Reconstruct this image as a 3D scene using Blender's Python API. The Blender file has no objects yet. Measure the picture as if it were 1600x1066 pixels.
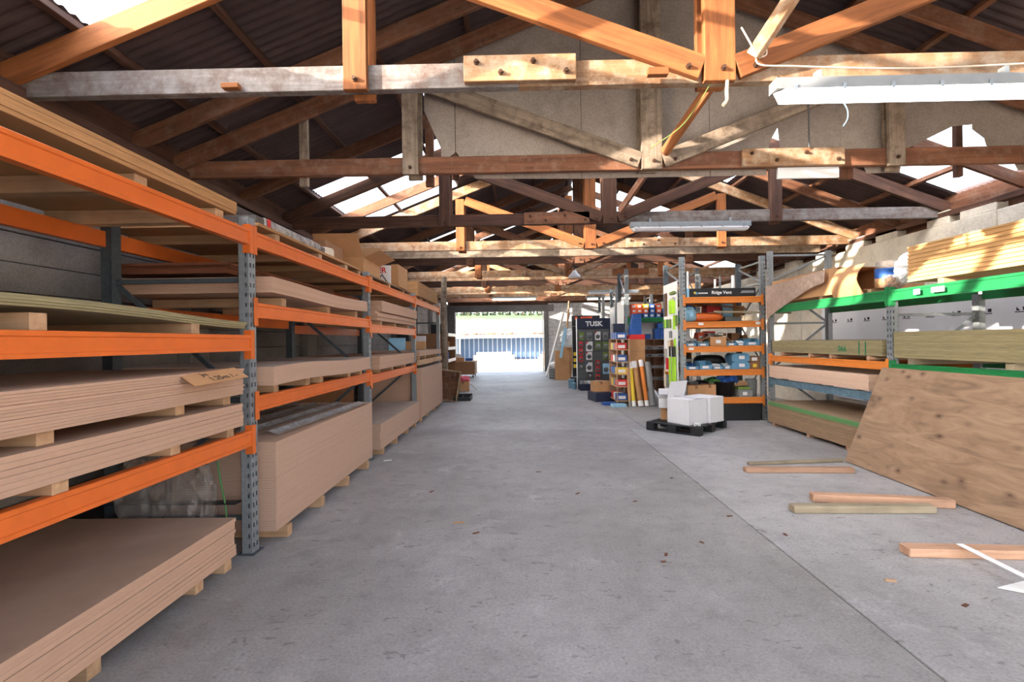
import bpy, bmesh, math, random
from mathutils import Matrix, Vector
random.seed(11)
S = bpy.context.scene
COL = S.collection
V = Vector

# ------------------------------------------------------------------ camera
FPX, CAM_H = 765.0, 1.5
YAW, PITCH, ROLL = -0.0149, 0.0005, -0.0139
fwd = V((math.sin(YAW) * math.cos(PITCH), math.cos(YAW) * math.cos(PITCH), math.sin(PITCH)))
rgt = V((math.cos(YAW), -math.sin(YAW), 0)); upv = rgt.cross(fwd)
r2 = math.cos(ROLL) * rgt + math.sin(ROLL) * upv
u2 = -math.sin(ROLL) * rgt + math.cos(ROLL) * upv
cam_d = bpy.data.cameras.new('camera')
cam_d.sensor_width = 36.0
cam_d.lens = FPX / 1600.0 * 36.0
cam_d.clip_start, cam_d.clip_end = 0.05, 600
cam = bpy.data.objects.new('camera', cam_d); COL.objects.link(cam)
cam.matrix_world = Matrix(((r2.x, u2.x, -fwd.x, 0), (r2.y, u2.y, -fwd.y, 0), (r2.z, u2.z, -fwd.z, CAM_H), (0, 0, 0, 1)))
S.camera = cam

# ------------------------------------------------------------------ sky, sun, exposure
SUN_DIR = V((1.0, 0.50, -0.26)).normalized()      # the way the light travels
w = bpy.data.worlds.new('world'); S.world = w; w.use_nodes = True
wn = w.node_tree; wn.nodes.clear()
sky = wn.nodes.new('ShaderNodeTexSky'); sky.sky_type = 'NISHITA'; sky.sun_disc = False
sky.sun_elevation = math.radians(24); sky.sun_rotation = math.radians(240); sky.air_density = 1.0; sky.dust_density = 2.5; sky.ozone_density = 1.0
bg = wn.nodes.new('ShaderNodeBackground'); bg.inputs['Strength'].default_value = 0.62
wo = wn.nodes.new('ShaderNodeOutputWorld')
hs = wn.nodes.new('ShaderNodeHueSaturation'); hs.inputs['Saturation'].default_value = 0.6
wn.links.new(sky.outputs[0], hs.inputs['Color']); wn.links.new(hs.outputs[0], bg.inputs[0]); wn.links.new(bg.outputs[0], wo.inputs[0])
sun_d = bpy.data.lights.new('sun', 'SUN'); sun_d.energy = 8.8; sun_d.angle = math.radians(0.6); sun_d.color = (1.0, 0.89, 0.76)
sun = bpy.data.objects.new('sun', sun_d); COL.objects.link(sun)
sun.rotation_mode = 'QUATERNION'; sun.rotation_quaternion = SUN_DIR.to_track_quat('-Z', 'Y'); sun.location = (-30, -15, 14)
S.view_settings.view_transform = 'Standard'; S.view_settings.look = 'None'
S.view_settings.gamma = 1.0; S.view_settings.use_curve_mapping = False
S.view_settings.exposure = 1.47
S.render.film_transparent = False
try:
    S.cycles.use_denoising = True
    S.cycles.max_bounces = 10; S.cycles.diffuse_bounces = 6; S.cycles.transparent_max_bounces = 16
    S.cycles.sample_clamp_indirect = 6.0
except Exception: pass

# ------------------------------------------------------------------ helpers: objects
WM = {}
def place(o, M, parent=None):
    if parent is not None:
        o.parent = parent
        o.matrix_basis = WM[parent.name].inverted() @ M
    else:
        o.matrix_basis = M
    WM[o.name] = M.copy()
    return o
def tag(o, label=None, cat=None, group=None, kind=None):
    if label: o['label'] = label
    if cat: o['category'] = cat
    if group: o['group'] = group
    if kind: o['kind'] = kind
    return o
def thing(name, label, cat, loc=(0, 0, 0), group=None, kind=None, rotz=0.0):
    o = bpy.data.objects.new(name, None); COL.objects.link(o); o.empty_display_size = 0.1
    place(o, Matrix.Translation(V(loc)) @ Matrix.Rotation(rotz, 4, 'Z'))
    return tag(o, label, cat, group, kind)
def struct(o):
    o['kind'] = 'structure'; return o
CACHE = {}
def link_mesh(name, me, M, parent=None):
    o = bpy.data.objects.new(name, me); COL.objects.link(o)
    return place(o, M, parent)
class MB:
    def __init__(s): s.v = []; s.f = []; s.smooth = []
    def add(s, vs, fs, smooth=False):
        n = len(s.v); s.v += [V(p) for p in vs]
        for f in fs: s.f.append([i + n for i in f]); s.smooth.append(smooth)
        return s
    def box(s, a, b):
        x0, y0, z0 = a; x1, y1, z1 = b
        return s.add([(x0,y0,z0),(x1,y0,z0),(x1,y1,z0),(x0,y1,z0),(x0,y0,z1),(x1,y0,z1),(x1,y1,z1),(x0,y1,z1)],
                     [(0,3,2,1),(4,5,6,7),(0,1,5,4),(1,2,6,5),(2,3,7,6),(3,0,4,7)])
    def obox(s, M, sx, sy, sz):          # centred box under matrix
        vs = [M @ V((i*sx/2, j*sy/2, k*sz/2)) for k in (-1,1) for j in (-1,1) for i in (-1,1)]
        return s.add(vs, [(0,2,3,1),(4,5,7,6),(0,1,5,4),(1,3,7,5),(3,2,6,7),(2,0,4,6)])
    def tube(s, pts, r, n=8, caps=True):
        pts = [V(p) for p in pts]; rings = []
        m = len(pts); prev = None
        for i, p in enumerate(pts):
            d = (pts[min(i+1, m-1)] - pts[max(i-1, 0)]).normalized()
            a = d.cross(V((0,0,1)))
            if a.length < 1e-3: a = d.cross(V((1,0,0)))
            a.normalize()
            if prev is not None:
                a = (prev - d * prev.dot(d)).normalized()
            prev = a; b = d.cross(a)
            rr = r[i] if isinstance(r, (list, tuple)) else r
            rings.append([p + rr*(math.cos(2*math.pi*k/n)*a + math.sin(2*math.pi*k/n)*b) for k in range(n)])
        vs = [q for R in rings for q in R]; fs = []
        for i in range(m-1):
            for k in range(n):
                fs.append((i*n+k, i*n+(k+1)%n, (i+1)*n+(k+1)%n, (i+1)*n+k))
        s.add(vs, fs, True)
        if caps:
            s.add(rings[0], [tuple(range(n))[::-1]]); s.add(rings[-1], [tuple(range(n))])
        return s
    def lathe(s, prof, c=(0,0,0), n=20, smooth=True):
        c = V(c); vs = []; fs = []
        for (r, z) in prof:
            for k in range(n): vs.append(c + V((r*math.cos(2*math.pi*k/n), r*math.sin(2*math.pi*k/n), z)))
        for i in range(len(prof)-1):
            for k in range(n): fs.append((i*n+k, i*n+(k+1)%n, (i+1)*n+(k+1)%n, (i+1)*n+k))
        return s.add(vs, fs, smooth)
    def prism(s, poly, O, U, W, D):      # polygon (u,w) in plane at O spanned by U,W, extruded by D
        O, U, W, D = V(O), V(U), V(W), V(D); n = len(poly)
        a = [O + U*p[0] + W*p[1] for p in poly]; b = [q + D for q in a]
        fs = [tuple(range(n))[::-1], tuple(range(n, 2*n))] + [(i, (i+1)%n, n+(i+1)%n, n+i) for i in range(n)]
        return s.add(a + b, fs)
    def grid(s, rows, smooth=True):      # rows of points
        m, n = len(rows), len(rows[0])
        return s.add([p for R in rows for p in R], [(i*n+j, i*n+j+1, (i+1)*n+j+1, (i+1)*n+j) for i in range(m-1) for j in range(n-1)], smooth)
    def mesh(s, name, mat, o=V((0,0,0)), fix=True):
        me = bpy.data.meshes.new(name)
        me.from_pydata([tuple(p - o) for p in s.v], [], s.f)
        me.polygons.foreach_set('use_smooth', s.smooth)
        if mat: me.materials.append(mat)
        if fix:
            bm = bmesh.new(); bm.from_mesh(me); bmesh.ops.recalc_face_normals(bm, faces=bm.faces); bm.to_mesh(me); bm.free()
        me.update(); return me
    def build(s, name, mat, parent=None, origin=None, fix=True):
        if origin is None:
            xs = [p.x for p in s.v]; ys = [p.y for p in s.v]; zs = [p.z for p in s.v]
            origin = V(((min(xs)+max(xs))/2, (min(ys)+max(ys))/2, min(zs)))
        return link_mesh(name, s.mesh(name, mat, V(origin), fix), Matrix.Translation(V(origin)), parent)
def cbox_mesh(sx, sy, sz, c, mat, centred=False):
    key = ('cb', round(sx,4), round(sy,4), round(sz,4), round(c,4), mat.name, centred)
    if key in CACHE: return CACHE[key]
    m = MB(); z0 = -sz/2 if centred else 0.0
    if c <= 0:
        m.box((-sx/2,-sy/2,z0), (sx/2,sy/2,z0+sz))
        me = m.mesh('box', mat, fix=False)
    else:
        bm = bmesh.new()
        bmesh.ops.create_cube(bm, size=1.0)
        for v in bm.verts: v.co = V((v.co.x*sx, v.co.y*sy, (v.co.z+.5)*sz + z0))
        bmesh.ops.bevel(bm, geom=bm.edges[:], offset=c, segments=1, affect='EDGES')
        me = bpy.data.meshes.new('box'); bm.to_mesh(me); bm.free(); me.materials.append(mat)
    CACHE[key] = me; return me
def piece(name, size, loc, mat, parent=None, rz=0.0, c=0.0, rx=0.0, ry=0.0):   # box standing on loc
    M = Matrix.Translation(V(loc)) @ Matrix.Rotation(rz, 4, 'Z') @ Matrix.Rotation(ry, 4, 'Y') @ Matrix.Rotation(rx, 4, 'X')
    return link_mesh(name, cbox_mesh(size[0], size[1], size[2], c, mat), M, parent)
def bar(name, p0, p1, w_, t_, mat, parent=None, up=(0,0,1), c=0.004):          # board along p0-p1: w_ along up, t_ across
    p0, p1 = V(p0), V(p1); x = (p1-p0); L = x.length; x.normalize()
    up = V(up); y = up.cross(x).normalized(); z = x.cross(y)
    M = Matrix(((x.x,y.x,z.x,0),(x.y,y.y,z.y,0),(x.z,y.z,z.z,0),(0,0,0,1)))
    M = Matrix.Translation((p0+p1)/2) @ M
    return link_mesh(name, cbox_mesh(L, t_, w_, c, mat, True), M, parent)
def copy_tree(o, M, parent=None):
    n = o.copy(); COL.objects.link(n); n.parent = None
    src = WM[o.name]; place(n, M, parent)
    for ch in list(o.children):
        copy_tree(ch, M @ src.inverted() @ WM[ch.name], n)
    return n
def text(name, s, size, M, mat, parent, ext=0.002, bold=0.0, align='CENTER', sx=1.0):
    cu = bpy.data.curves.new('txt', 'FONT'); cu.body = s; cu.size = size; cu.extrude = ext; cu.offset = bold; cu.align_x = align; cu.resolution_u = 2
    to = bpy.data.objects.new('txt', cu); COL.objects.link(to)
    dg = bpy.context.evaluated_depsgraph_get()
    me = bpy.data.meshes.new_from_object(to.evaluated_get(dg))
    bpy.data.objects.remove(to); bpy.data.curves.remove(cu)
    for v in me.vertices: v.co.x *= sx
    me.materials.clear(); me.materials.append(mat)
    return link_mesh(name, me, M, parent)
def face_cam(x, y, z):       # text reading along +x, facing -y
    return Matrix.Translation((x, y, z)) @ Matrix.Rotation(math.pi/2, 4, 'X')

# ------------------------------------------------------------------ helpers: materials
def newmat(name):
    m = bpy.data.materials.new(name); m.use_nodes = True; nt = m.node_tree
    b = nt.nodes['Principled BSDF']; return m, nt, b
def coords(nt, scale=(1,1,1), world=False, rnd=True):
    if world: src = nt.nodes.new('ShaderNodeNewGeometry').outputs['Position']
    else: src = nt.nodes.new('ShaderNodeTexCoord').outputs['Object']
    mp = nt.nodes.new('ShaderNodeMapping'); mp.inputs['Scale'].default_value = scale
    nt.links.new(src, mp.inputs['Vector'])
    if rnd and not world:
        oi = nt.nodes.new('ShaderNodeObjectInfo'); mu = nt.nodes.new('ShaderNodeMath'); mu.operation = 'MULTIPLY'; mu.inputs[1].default_value = 61.0
        nt.links.new(oi.outputs['Random'], mu.inputs[0]); nt.links.new(mu.outputs[0], mp.inputs['Location'])
    return mp.outputs[0]
def noise(nt, vec, scale, detail=4, rough=0.55, dist=0.0):
    n = nt.nodes.new('ShaderNodeTexNoise'); n.inputs['Scale'].default_value = scale; n.inputs['Detail'].default_value = detail
    n.inputs['Roughness'].default_value = rough; n.inputs['Distortion'].default_value = dist
    nt.links.new(vec, n.inputs['Vector']); return n.outputs['Fac']
def ramp(nt, fac, stops):
    r = nt.nodes.new('ShaderNodeValToRGB'); e = r.color_ramp.elements
    while len(e) < len(stops): e.new(0.5)
    for i, (p, c) in enumerate(stops): e[i].position = p; e[i].color = (c[0], c[1], c[2], 1) if isinstance(c, (tuple, list)) else (c, c, c, 1)
    nt.links.new(fac, r.inputs[0]); return r.outputs[0]
def mix(nt, a, b, fac, mode='MIX'):
    n = nt.nodes.new('ShaderNodeMix'); n.data_type = 'RGBA'; n.blend_type = mode
    for val, idx in ((a, 6), (b, 7)):
        if isinstance(val, (tuple, list)): n.inputs[idx].default_value = (*val[:3], 1)
        else: nt.links.new(val, n.inputs[idx])
    if isinstance(fac, (int, float)): n.inputs[0].default_value = fac
    else: nt.links.new(fac, n.inputs[0])
    return n.outputs[2]
def vary(nt, col, amt):      # brightness change from object to object
    oi = nt.nodes.new('ShaderNodeObjectInfo'); mr = nt.nodes.new('ShaderNodeMapRange')
    mr.inputs['To Min'].default_value = 1-amt; mr.inputs['To Max'].default_value = 1+amt
    nt.links.new(oi.outputs['Random'], mr.inputs['Value'])
    hv = nt.nodes.new('ShaderNodeHueSaturation'); nt.links.new(mr.outputs[0], hv.inputs['Value']); nt.links.new(col, hv.inputs['Color'])
    return hv.outputs[0]
def bump(nt, b, fac, strength=0.3, dist=0.01):
    n = nt.nodes.new('ShaderNodeBump'); n.inputs['Strength'].default_value = strength; n.inputs['Distance'].default_value = dist
    nt.links.new(fac, n.inputs['Height']); nt.links.new(n.outputs[0], b.inputs['Normal'])
def srgb(r, g, b_):
    f = lambda c: (c/255/12.92) if c/255 <= .04045 else ((c/255+.055)/1.055)**2.4
    return (f(r), f(g), f(b_))
def plain(name, col, rough=0.6, metal=0.0, var=0.12, nscale=9.0, objvar=0.0, spec=0.4, bstr=0.0):
    m, nt, b = newmat(name)
    v = coords(nt); n = noise(nt, v, nscale, 5, 0.6)
    lo = tuple(c*(1-var) for c in col); hi = tuple(min(1, c*(1+var)) for c in col)
    c = ramp(nt, n, [(0.3, lo), (0.7, hi)])
    if objvar: c = vary(nt, c, objvar)
    nt.links.new(c, b.inputs['Base Color']); b.inputs['Roughness'].default_value = rough; b.inputs['Metallic'].default_value = metal
    b.inputs['Specular IOR Level'].default_value = spec
    if bstr: bump(nt, b, noise(nt, v, nscale*6, 4), bstr, 0.004)
    return m
def wood(name, dark, light, rough=0.75, axis=0, gs=18.0, objvar=0.18, stain=None, stain_amt=0.0, bstr=0.35):
    m, nt, b = newmat(name)
    sc = [gs, gs, gs]; sc[axis] = gs*0.06
    v = coords(nt, tuple(sc)); n = noise(nt, v, 1.0, 6, 0.65, 0.6)
    c = ramp(nt, n, [(0.28, dark), (0.72, light)])
    v2 = coords(nt, (1.3, 1.3, 1.3)); n2 = noise(nt, v2, 2.2, 4, 0.6)
    c = mix(nt, c, mix(nt, c, (0.5, 0.5, 0.5), 1.0, 'MULTIPLY'), ramp(nt, n2, [(0.5, 0.0), (0.85, 0.8)]))
    if stain:
        n3 = noise(nt, v2, 5.0, 8, 0.75)
        c = mix(nt, c, stain, ramp(nt, n3, [(0.5-stain_amt*.5, 0.0), (0.72-stain_amt*.35, 1.0)]))
    c = vary(nt, c, objvar)
    nt.links.new(c, b.inputs['Base Color']); b.inputs['Roughness'].default_value = rough; b.inputs['Specular IOR Level'].default_value = 0.25
    bump(nt, b, n, bstr, 0.004)
    return m
def sheet_mat(name, edge, top, objvar=0.07, rough=0.8, lam=None):   # panel board: faces carry dust, edges show the core
    m, nt, b = newmat(name)
    tc = nt.nodes.new('ShaderNodeTexCoord'); sp = nt.nodes.new('ShaderNodeSeparateXYZ'); nt.links.new(tc.outputs['Normal'], sp.inputs[0])
    ab = nt.nodes.new('ShaderNodeMath'); ab.operation = 'ABSOLUTE'; nt.links.new(sp.outputs['Z'], ab.inputs[0])
    v = coords(nt); n = noise(nt, v, 3.0, 5, 0.6)
    ve = coords(nt, (3, 3, 60)) if lam else coords(nt, (30, 30, 30))
    ne = noise(nt, ve, 1.0 if not lam else lam, 4, 0.6)
    e2 = ramp(nt, ne, [(0.3, tuple(c*(0.66 if lam else 0.96) for c in edge)), (0.7, tuple(min(1, c*(1.1 if lam else 1.03)) for c in edge))])
    t2 = ramp(nt, n, [(0.3, tuple(c*0.86 for c in top)), (0.72, tuple(min(1, c*1.08) for c in top))])
    c = vary(nt, mix(nt, e2, t2, ramp(nt, ab.outputs[0], [(0.4, 0.0), (0.8, 1.0)])), objvar)
    nt.links.new(c, b.inputs['Base Color']); b.inputs['Roughness'].default_value = rough; b.inputs['Specular IOR Level'].default_value = 0.25
    return m
M = {}
M['mdf'] = sheet_mat('mdf', srgb(186,150,127), srgb(184,152,130), objvar=.035)
M['mdf_pale'] = sheet_mat('mdf_pale', srgb(186,152,131), srgb(176,156,142), objvar=.012)
M['particle'] = sheet_mat('particle', srgb(182,136,92), srgb(172,132,94), lam=2.0)
M['treated_ply'] = sheet_mat('treated_ply', srgb(150,138,104), srgb(140,132,108), lam=2.0, objvar=0.12)
M['green_edge_ply'] = sheet_mat('green_edge_ply', srgb(92,140,88), srgb(148,124,100), objvar=0.1)
M['brown_ply'] = sheet_mat('brown_ply', srgb(150,124,98), srgb(150,124,100), lam=2.0, objvar=0.12)
M['pink_ply'] = sheet_mat('pink_ply', srgb(214,182,160), srgb(200,172,150), objvar=0.05)
M['insulation'] = sheet_mat('insulation', srgb(216,170,116), srgb(214,180,130), objvar=0.05)
M['redwood'] = sheet_mat('redwood', srgb(120,72,50), srgb(120,80,60), objvar=0.12, lam=2.0)
M['wood_red'] = wood('wood_red', srgb(108,64,38), srgb(168,104,60))
M['wood_brown'] = wood('wood_brown', srgb(82,52,38), srgb(132,88,64), stain=srgb(126,100,84), stain_amt=0.03)
M['wood_dark'] = wood('wood_dark', srgb(56,38,32), srgb(98,68,54))
M['wood_grey'] = wood('wood_grey', srgb(120,102,88), srgb(176,158,138), stain=srgb(94,76,62), stain_amt=0.1)
M['wood_white'] = wood('wood_white', srgb(94,89,87), srgb(146,140,137), stain=srgb(92,74,66), stain_amt=0.2)
M['wood_tan'] = wood('wood_tan', srgb(118,84,60), srgb(176,136,100), stain=srgb(184,164,142), stain_amt=0.1)
M['pine'] = wood('pine', srgb(162,124,92), srgb(198,162,128), rough=0.7)
M['pine_red'] = wood('pine_red', srgb(156,118,94), srgb(194,156,130), rough=0.7)
M['pine_green'] = wood('pine_green', srgb(136,122,100), srgb(168,154,132), rough=0.75)
M['orange'] = plain('orange_paint', srgb(212,104,42), 0.38, var=0.07, objvar=0.05)
M['orange_lt'] = plain('light_orange_paint', srgb(214,126,54), 0.42, var=0.07, objvar=0.04)
M['green'] = plain('green_paint', srgb(34,122,70), 0.4, var=0.12)
M['galv'] = plain('galvanised_steel', srgb(150,156,160), 0.45, 0.55, 0.16, 40.0)
M['galv_dark'] = plain('dark_steel', srgb(84,92,98), 0.5, 0.4, 0.2, 30.0)
M['blue_steel'] = plain('blue_steel', srgb(96,124,140), 0.5, 0.2, 0.3, 14.0)
M['bolt'] = plain('rusty_bolt', srgb(84,60,46), 0.6, 0.5, 0.2)
M['card'] = plain('cardboard', srgb(186,140,98), 0.85, var=0.08, objvar=0.08)
M['card_dark'] = plain('dark_cardboard', srgb(140,100,70), 0.85, var=0.08, objvar=0.08)
M['white_card'] = plain('white_cardboard', srgb(226,224,226), 0.75, var=0.03)
M['white'] = plain('white_plastic', srgb(232,232,232), 0.4, var=0.03)
M['black'] = plain('black_plastic', srgb(34,35,37), 0.45, var=0.25)
M['grey'] = plain('grey_plastic', srgb(128,130,132), 0.5, var=0.08)
M['grey_dk'] = plain('dark_grey', srgb(92,94,96), 0.6, var=0.08)
M['navy'] = plain('navy_blue', srgb(34,42,66), 0.5, var=0.06)
M['blue'] = plain('blue_packaging', srgb(42,88,160), 0.5, var=0.2, objvar=0.12)
M['bin_blue'] = plain('blue_bin_plastic', srgb(96,148,182), 0.5, var=0.05, objvar=0.08)
M['lime'] = plain('lime_plastic', srgb(172,224,46), 0.45, var=0.06)
M['red'] = plain('red_print', srgb(206,44,44), 0.5, var=0.06)
M['red_orange'] = plain('orange_print', srgb(236,96,56), 0.5, var=0.06)
M['yellow'] = plain('yellow_print', srgb(228,196,60), 0.5, var=0.06)
M['ink'] = plain('black_ink', srgb(40,36,36), 0.8, var=0.05)
M['green_ink'] = plain('green_ink', srgb(30,110,70), 0.8, var=0.05)
M['olive'] = plain('olive_label', srgb(110,132,60), 0.6, var=0.1)
M['green_plastic'] = plain('green_plastic', srgb(70,124,66), 0.5, var=0.1)
M['light_blue'] = plain('light_blue_plastic', srgb(150,196,222), 0.5, var=0.05)
M['cable'] = plain('pale_cable', srgb(214,196,176), 0.6, var=0.05)
M['rope'] = plain('rope_cream', srgb(222,206,180), 0.8, var=0.12)
M['pink'] = plain('pink_tape', srgb(232,112,128), 0.6, var=0.05)
M['metal_bits'] = plain('metal_fittings', srgb(190,190,186), 0.35, 0.7, 0.4, 60.0)
def film(name, col, alpha, rough=0.2):
    m, nt, b = newmat(name)
    v = coords(nt); n = noise(nt, v, 14, 6, 0.7)
    b.inputs['Base Color'].default_value = (*col, 1); b.inputs['Roughness'].default_value = rough
    nt.links.new(ramp(nt, n, [(0.35, alpha*0.6), (0.7, min(1, alpha*1.5))]), b.inputs['Alpha'])
    bump(nt, b, n, 0.5, 0.02)
    return m
M['film'] = film('plastic_film', srgb(150,140,134), 0.40, 0.12)
M['clear'] = film('clear_profile', srgb(206,200,196), 0.5, 0.12)
M['film_tan'] = film('dusty_film', srgb(190,164,146), 0.9, 0.5)
# ------------------------------------------------------------------ structure materials
def concrete(name, a, b_, world=True, scale=1.0, floor=False):
    m, nt, b = newmat(name)
    v = coords(nt, (1,1,1), world)
    big = noise(nt, v, 0.55*scale, 6, 0.6, 0.3); mid = noise(nt, v, 5*scale, 8, 0.7); fine = noise(nt, v, 60*scale, 5, 0.7)
    c = ramp(nt, big, [(0.35, a), (0.65, b_)])
    c = mix(nt, c, ramp(nt, mid, [(0.25, 0.62), (0.5, 0.98), (0.8, 1.14)]), 0.7, 'MULTIPLY')
    c = mix(nt, c, ramp(nt, fine, [(0.3, 0.66), (0.6, 1.08)]), 0.8, 'MULTIPLY')
    if floor:
        vs = coords(nt, (1.0, 2.2, 1), world); sp = noise(nt, vs, 9, 3, 0.5, 1.2)
        c = mix(nt, c, (0.16, 0.15, 0.14), ramp(nt, sp, [(0.64, 0.0), (0.69, 0.75)]))
        vr = coords(nt, (1.6, 3.5, 1), world); s2 = noise(nt, vr, 26, 3, 0.5, 0.6)
        c = mix(nt, c, (0.13, 0.12, 0.12), ramp(nt, s2, [(0.655, 0.0), (0.70, 0.6)]))
        s3 = noise(nt, v, 1.7, 10, 0.78, 0.5)
        c = mix(nt, c, (0.56, 0.55, 0.55), ramp(nt, s3, [(0.56, 0.0), (0.72, 0.5)]))
        b.inputs['Roughness'].default_value = 0.62
    else: b.inputs['Roughness'].default_value = 0.88
    nt.links.new(c, b.inputs['Base Color']); b.inputs['Specular IOR Level'].default_value = 0.35
    bump(nt, b, mid, 0.35, 0.01)
    return m
M['floor'] = concrete('floor_concrete', srgb(138,133,131), srgb(163,158,156), floor=True)
M['floor_b'] = concrete('floor_concrete_worn', srgb(148,144,143), srgb(176,172,171), floor=True)
M['joint'] = concrete('joint_dirt', srgb(96,90,86), srgb(124,118,112))
M['wall_conc'] = concrete('wall_concrete', srgb(104,96,92), srgb(150,144,140))
M['block'] = concrete('painted_block', srgb(176,176,180), srgb(204,204,206))
M['lintel'] = concrete('lintel_concrete', srgb(104,102,102), srgb(128,126,126))
M['cream_conc'] = concrete('cream_render', srgb(196,184,166), srgb(220,212,198))
M['panel'] = concrete('fibre_cement', srgb(150,137,128), srgb(172,159,149))
M['yard'] = concrete('yard_gravel', srgb(206,198,186), srgb(224,216,204))
M['bank'] = concrete('dry_bank', srgb(212,200,176), srgb(230,220,200), scale=0.4)
M['grass'] = concrete('bank_grass', srgb(62,84,44), srgb(88,108,60), scale=0.5)
M['wrap'] = plain('wall_wrap', srgb(206,206,210), 0.55, var=0.05, nscale=2.0)
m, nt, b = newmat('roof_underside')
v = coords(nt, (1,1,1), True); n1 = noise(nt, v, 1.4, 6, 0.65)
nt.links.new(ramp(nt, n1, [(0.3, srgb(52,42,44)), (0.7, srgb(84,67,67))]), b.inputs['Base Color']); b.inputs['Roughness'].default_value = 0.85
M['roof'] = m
m, nt, b = newmat('rooflight')
tr = nt.nodes.new('ShaderNodeBsdfTransparent'); tr.inputs[0].default_value = (0.97, 0.97, 0.95, 1)
ms = nt.nodes.new('ShaderNodeMixShader'); v = coords(nt, (1,1,1), True); n1 = noise(nt, v, 3.0, 5, 0.6)
nt.links.new(ramp(nt, n1, [(0.3, 0.10), (0.75, 0.24)]), ms.inputs[0])
tl = nt.nodes.new('ShaderNodeBsdfTranslucent'); tl.inputs[0].default_value = (0.9, 0.9, 0.88, 1)
nt.links.new(tr.outputs[0], ms.inputs[1]); nt.links.new(tl.outputs[0], ms.inputs[2]); nt.links.new(ms.outputs[0], nt.nodes['Material Output'].inputs[0])
nt.nodes.remove(b); M['rooflight'] = m

# ------------------------------------------------------------------ dimensions of the shed
WL, WR, RX = -3.5, 6.4, 1.41            # inner wall faces, ridge
Y0, Y1 = -2.6, 24.0
EZ, RZ = 3.66, 5.58                     # roof sheet height over the wall face and at the ridge
SL = (RZ-EZ)/(RX-WL); SR = (RZ-EZ)/(WR-RX)
def roof_z(x): return EZ + SL*(x-WL) if x <= RX else EZ + SR*(WR-x)

# floor: slabs with recessed joints
fl = thing('floor', 'worn grey concrete floor slabs of the timber shed', 'floor', (1.45, 10.7, 0), kind='structure')
MB().box((WL-0.2, Y0, -0.2), (WR+0.2, Y1+0.35, -0.008)).build('joint_fill', M['joint'], fl)
ys = [Y0, 8.25, 13.2, 18.6, Y1+0.35]; xs_ = [WL-0.2, 1.83, WR+0.2]
for i in range(4):
    cut = [WL-0.2, 1.83, 6.6] if i < 1 else [WL-0.2, 2.1, 6.6]
    for j in range(len(cut)-1):
        yy0, yy1 = ys[i]+.004, ys[i+1]-.004
        piece('slab', (cut[j+1]-cut[j]-.010, yy1-yy0, 0.12), ((cut[j]+cut[j+1])/2, (yy0+yy1)/2, -0.12), M['floor'] if (i < 1 and j == 0) else M['floor_b'], fl, c=0.004)

# left wall: board-marked concrete lifts
wl = thing('wall_left', 'board-marked dark concrete wall behind the left rack', 'wall', (WL-0.1, 10.7, 0), kind='structure')
z = 0.0; k = 0
while z < 3.25:
    hh = 0.21
    for (a, b_) in ((Y0, 4.2), (4.2, 8.6), (8.6, 13.0), (13.0, 18.4), (18.4, Y1)):
        off = random.uniform(-.006, .006)
        piece('concrete_lift', (0.2, b_-a-.006, min(hh, 3.25-z)-.006), (WL-0.1+off, (a+b_)/2, z), M['wall_conc'], wl, c=0.004)
    z += hh; k += 1
for y in (5.1, 7.9, 10.7, 13.5, 16.3, 19.1):
    piece('pilaster', (0.14, 0.3, 3.2), (WL+0.08, y, 0), M['wall_conc'], wl, c=0.01)
MB().box((WL-.26, Y0, 0), (WL-.195, Y1, 3.25)).build('wall_light_stop', M['wall_conc'], wl)  # backing added to block light through gaps between the lifts
# right wall: concrete with wrapped lining
wr = thing('wall_right', 'pale concrete wall with building wrap behind the right rack', 'wall', (WR+0.1, 10.7, 0), kind='structure')
for i, (a, b_) in enumerate(((Y0, 2.0), (2.0, 6.6), (6.6, 11.2), (11.2, 16.0), (16.0, 20.0), (20.0, Y1))):
    piece('wall_panel', (0.2, b_-a-.008, 2.55), (WR+0.1, (a+b_)/2, 0), M['cream_conc'], wr, c=0.006)
    piece('ring_beam', (0.26, b_-a-.008, 0.6), (WR+0.09, (a+b_)/2, 2.56), M['cream_conc'], wr, c=0.01)
MB().box((WR+.195, Y0, 0), (WR+.26, Y1, 3.16)).build('wall_light_stop', M['cream_conc'], wr)  # backing added to keep light out of the panel seams
wrapb = MB(); wrapb.box((WR-0.035, 2.2, 0.3), (WR-0.03, 10.4, 2.2)); wrap_o = wrapb.build('building_wrap', M['wrap'], wr)
mk = MB(); 
for i in range(16):
    y = 3.0 + i*0.46
    for zz in (1.78,):
        mk.box((WR-0.0365, y, zz), (WR-0.0352, y+0.16, zz+0.012)); mk.box((WR-0.0365, y+.01, zz+.025), (WR-0.0352, y+0.06, zz+0.07))
        mk.prism([(0,0),(.05,0),(.05,.05)], (WR-0.0365, y+.09, zz+.022), (0,1,0), (0,0,1), (.0012,0,0))
mk.build('printed_mark', M['ink'], wrap_o)
for y, l, h_ in ((6.9, 0.55, .15), (7.55, .4, .2), (8.6, .5, .16), (9.4, .5, .2), (10.4, .45, .16), (5.8, .5, .2), (4.6, .5, .2), (11.6, .5, .2), (13, .5, .2)):
    piece('wall_top_block', (0.22, l, h_), (WR+0.1, y, 3.165), M['cream_conc'], wr, c=0.008)
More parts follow.
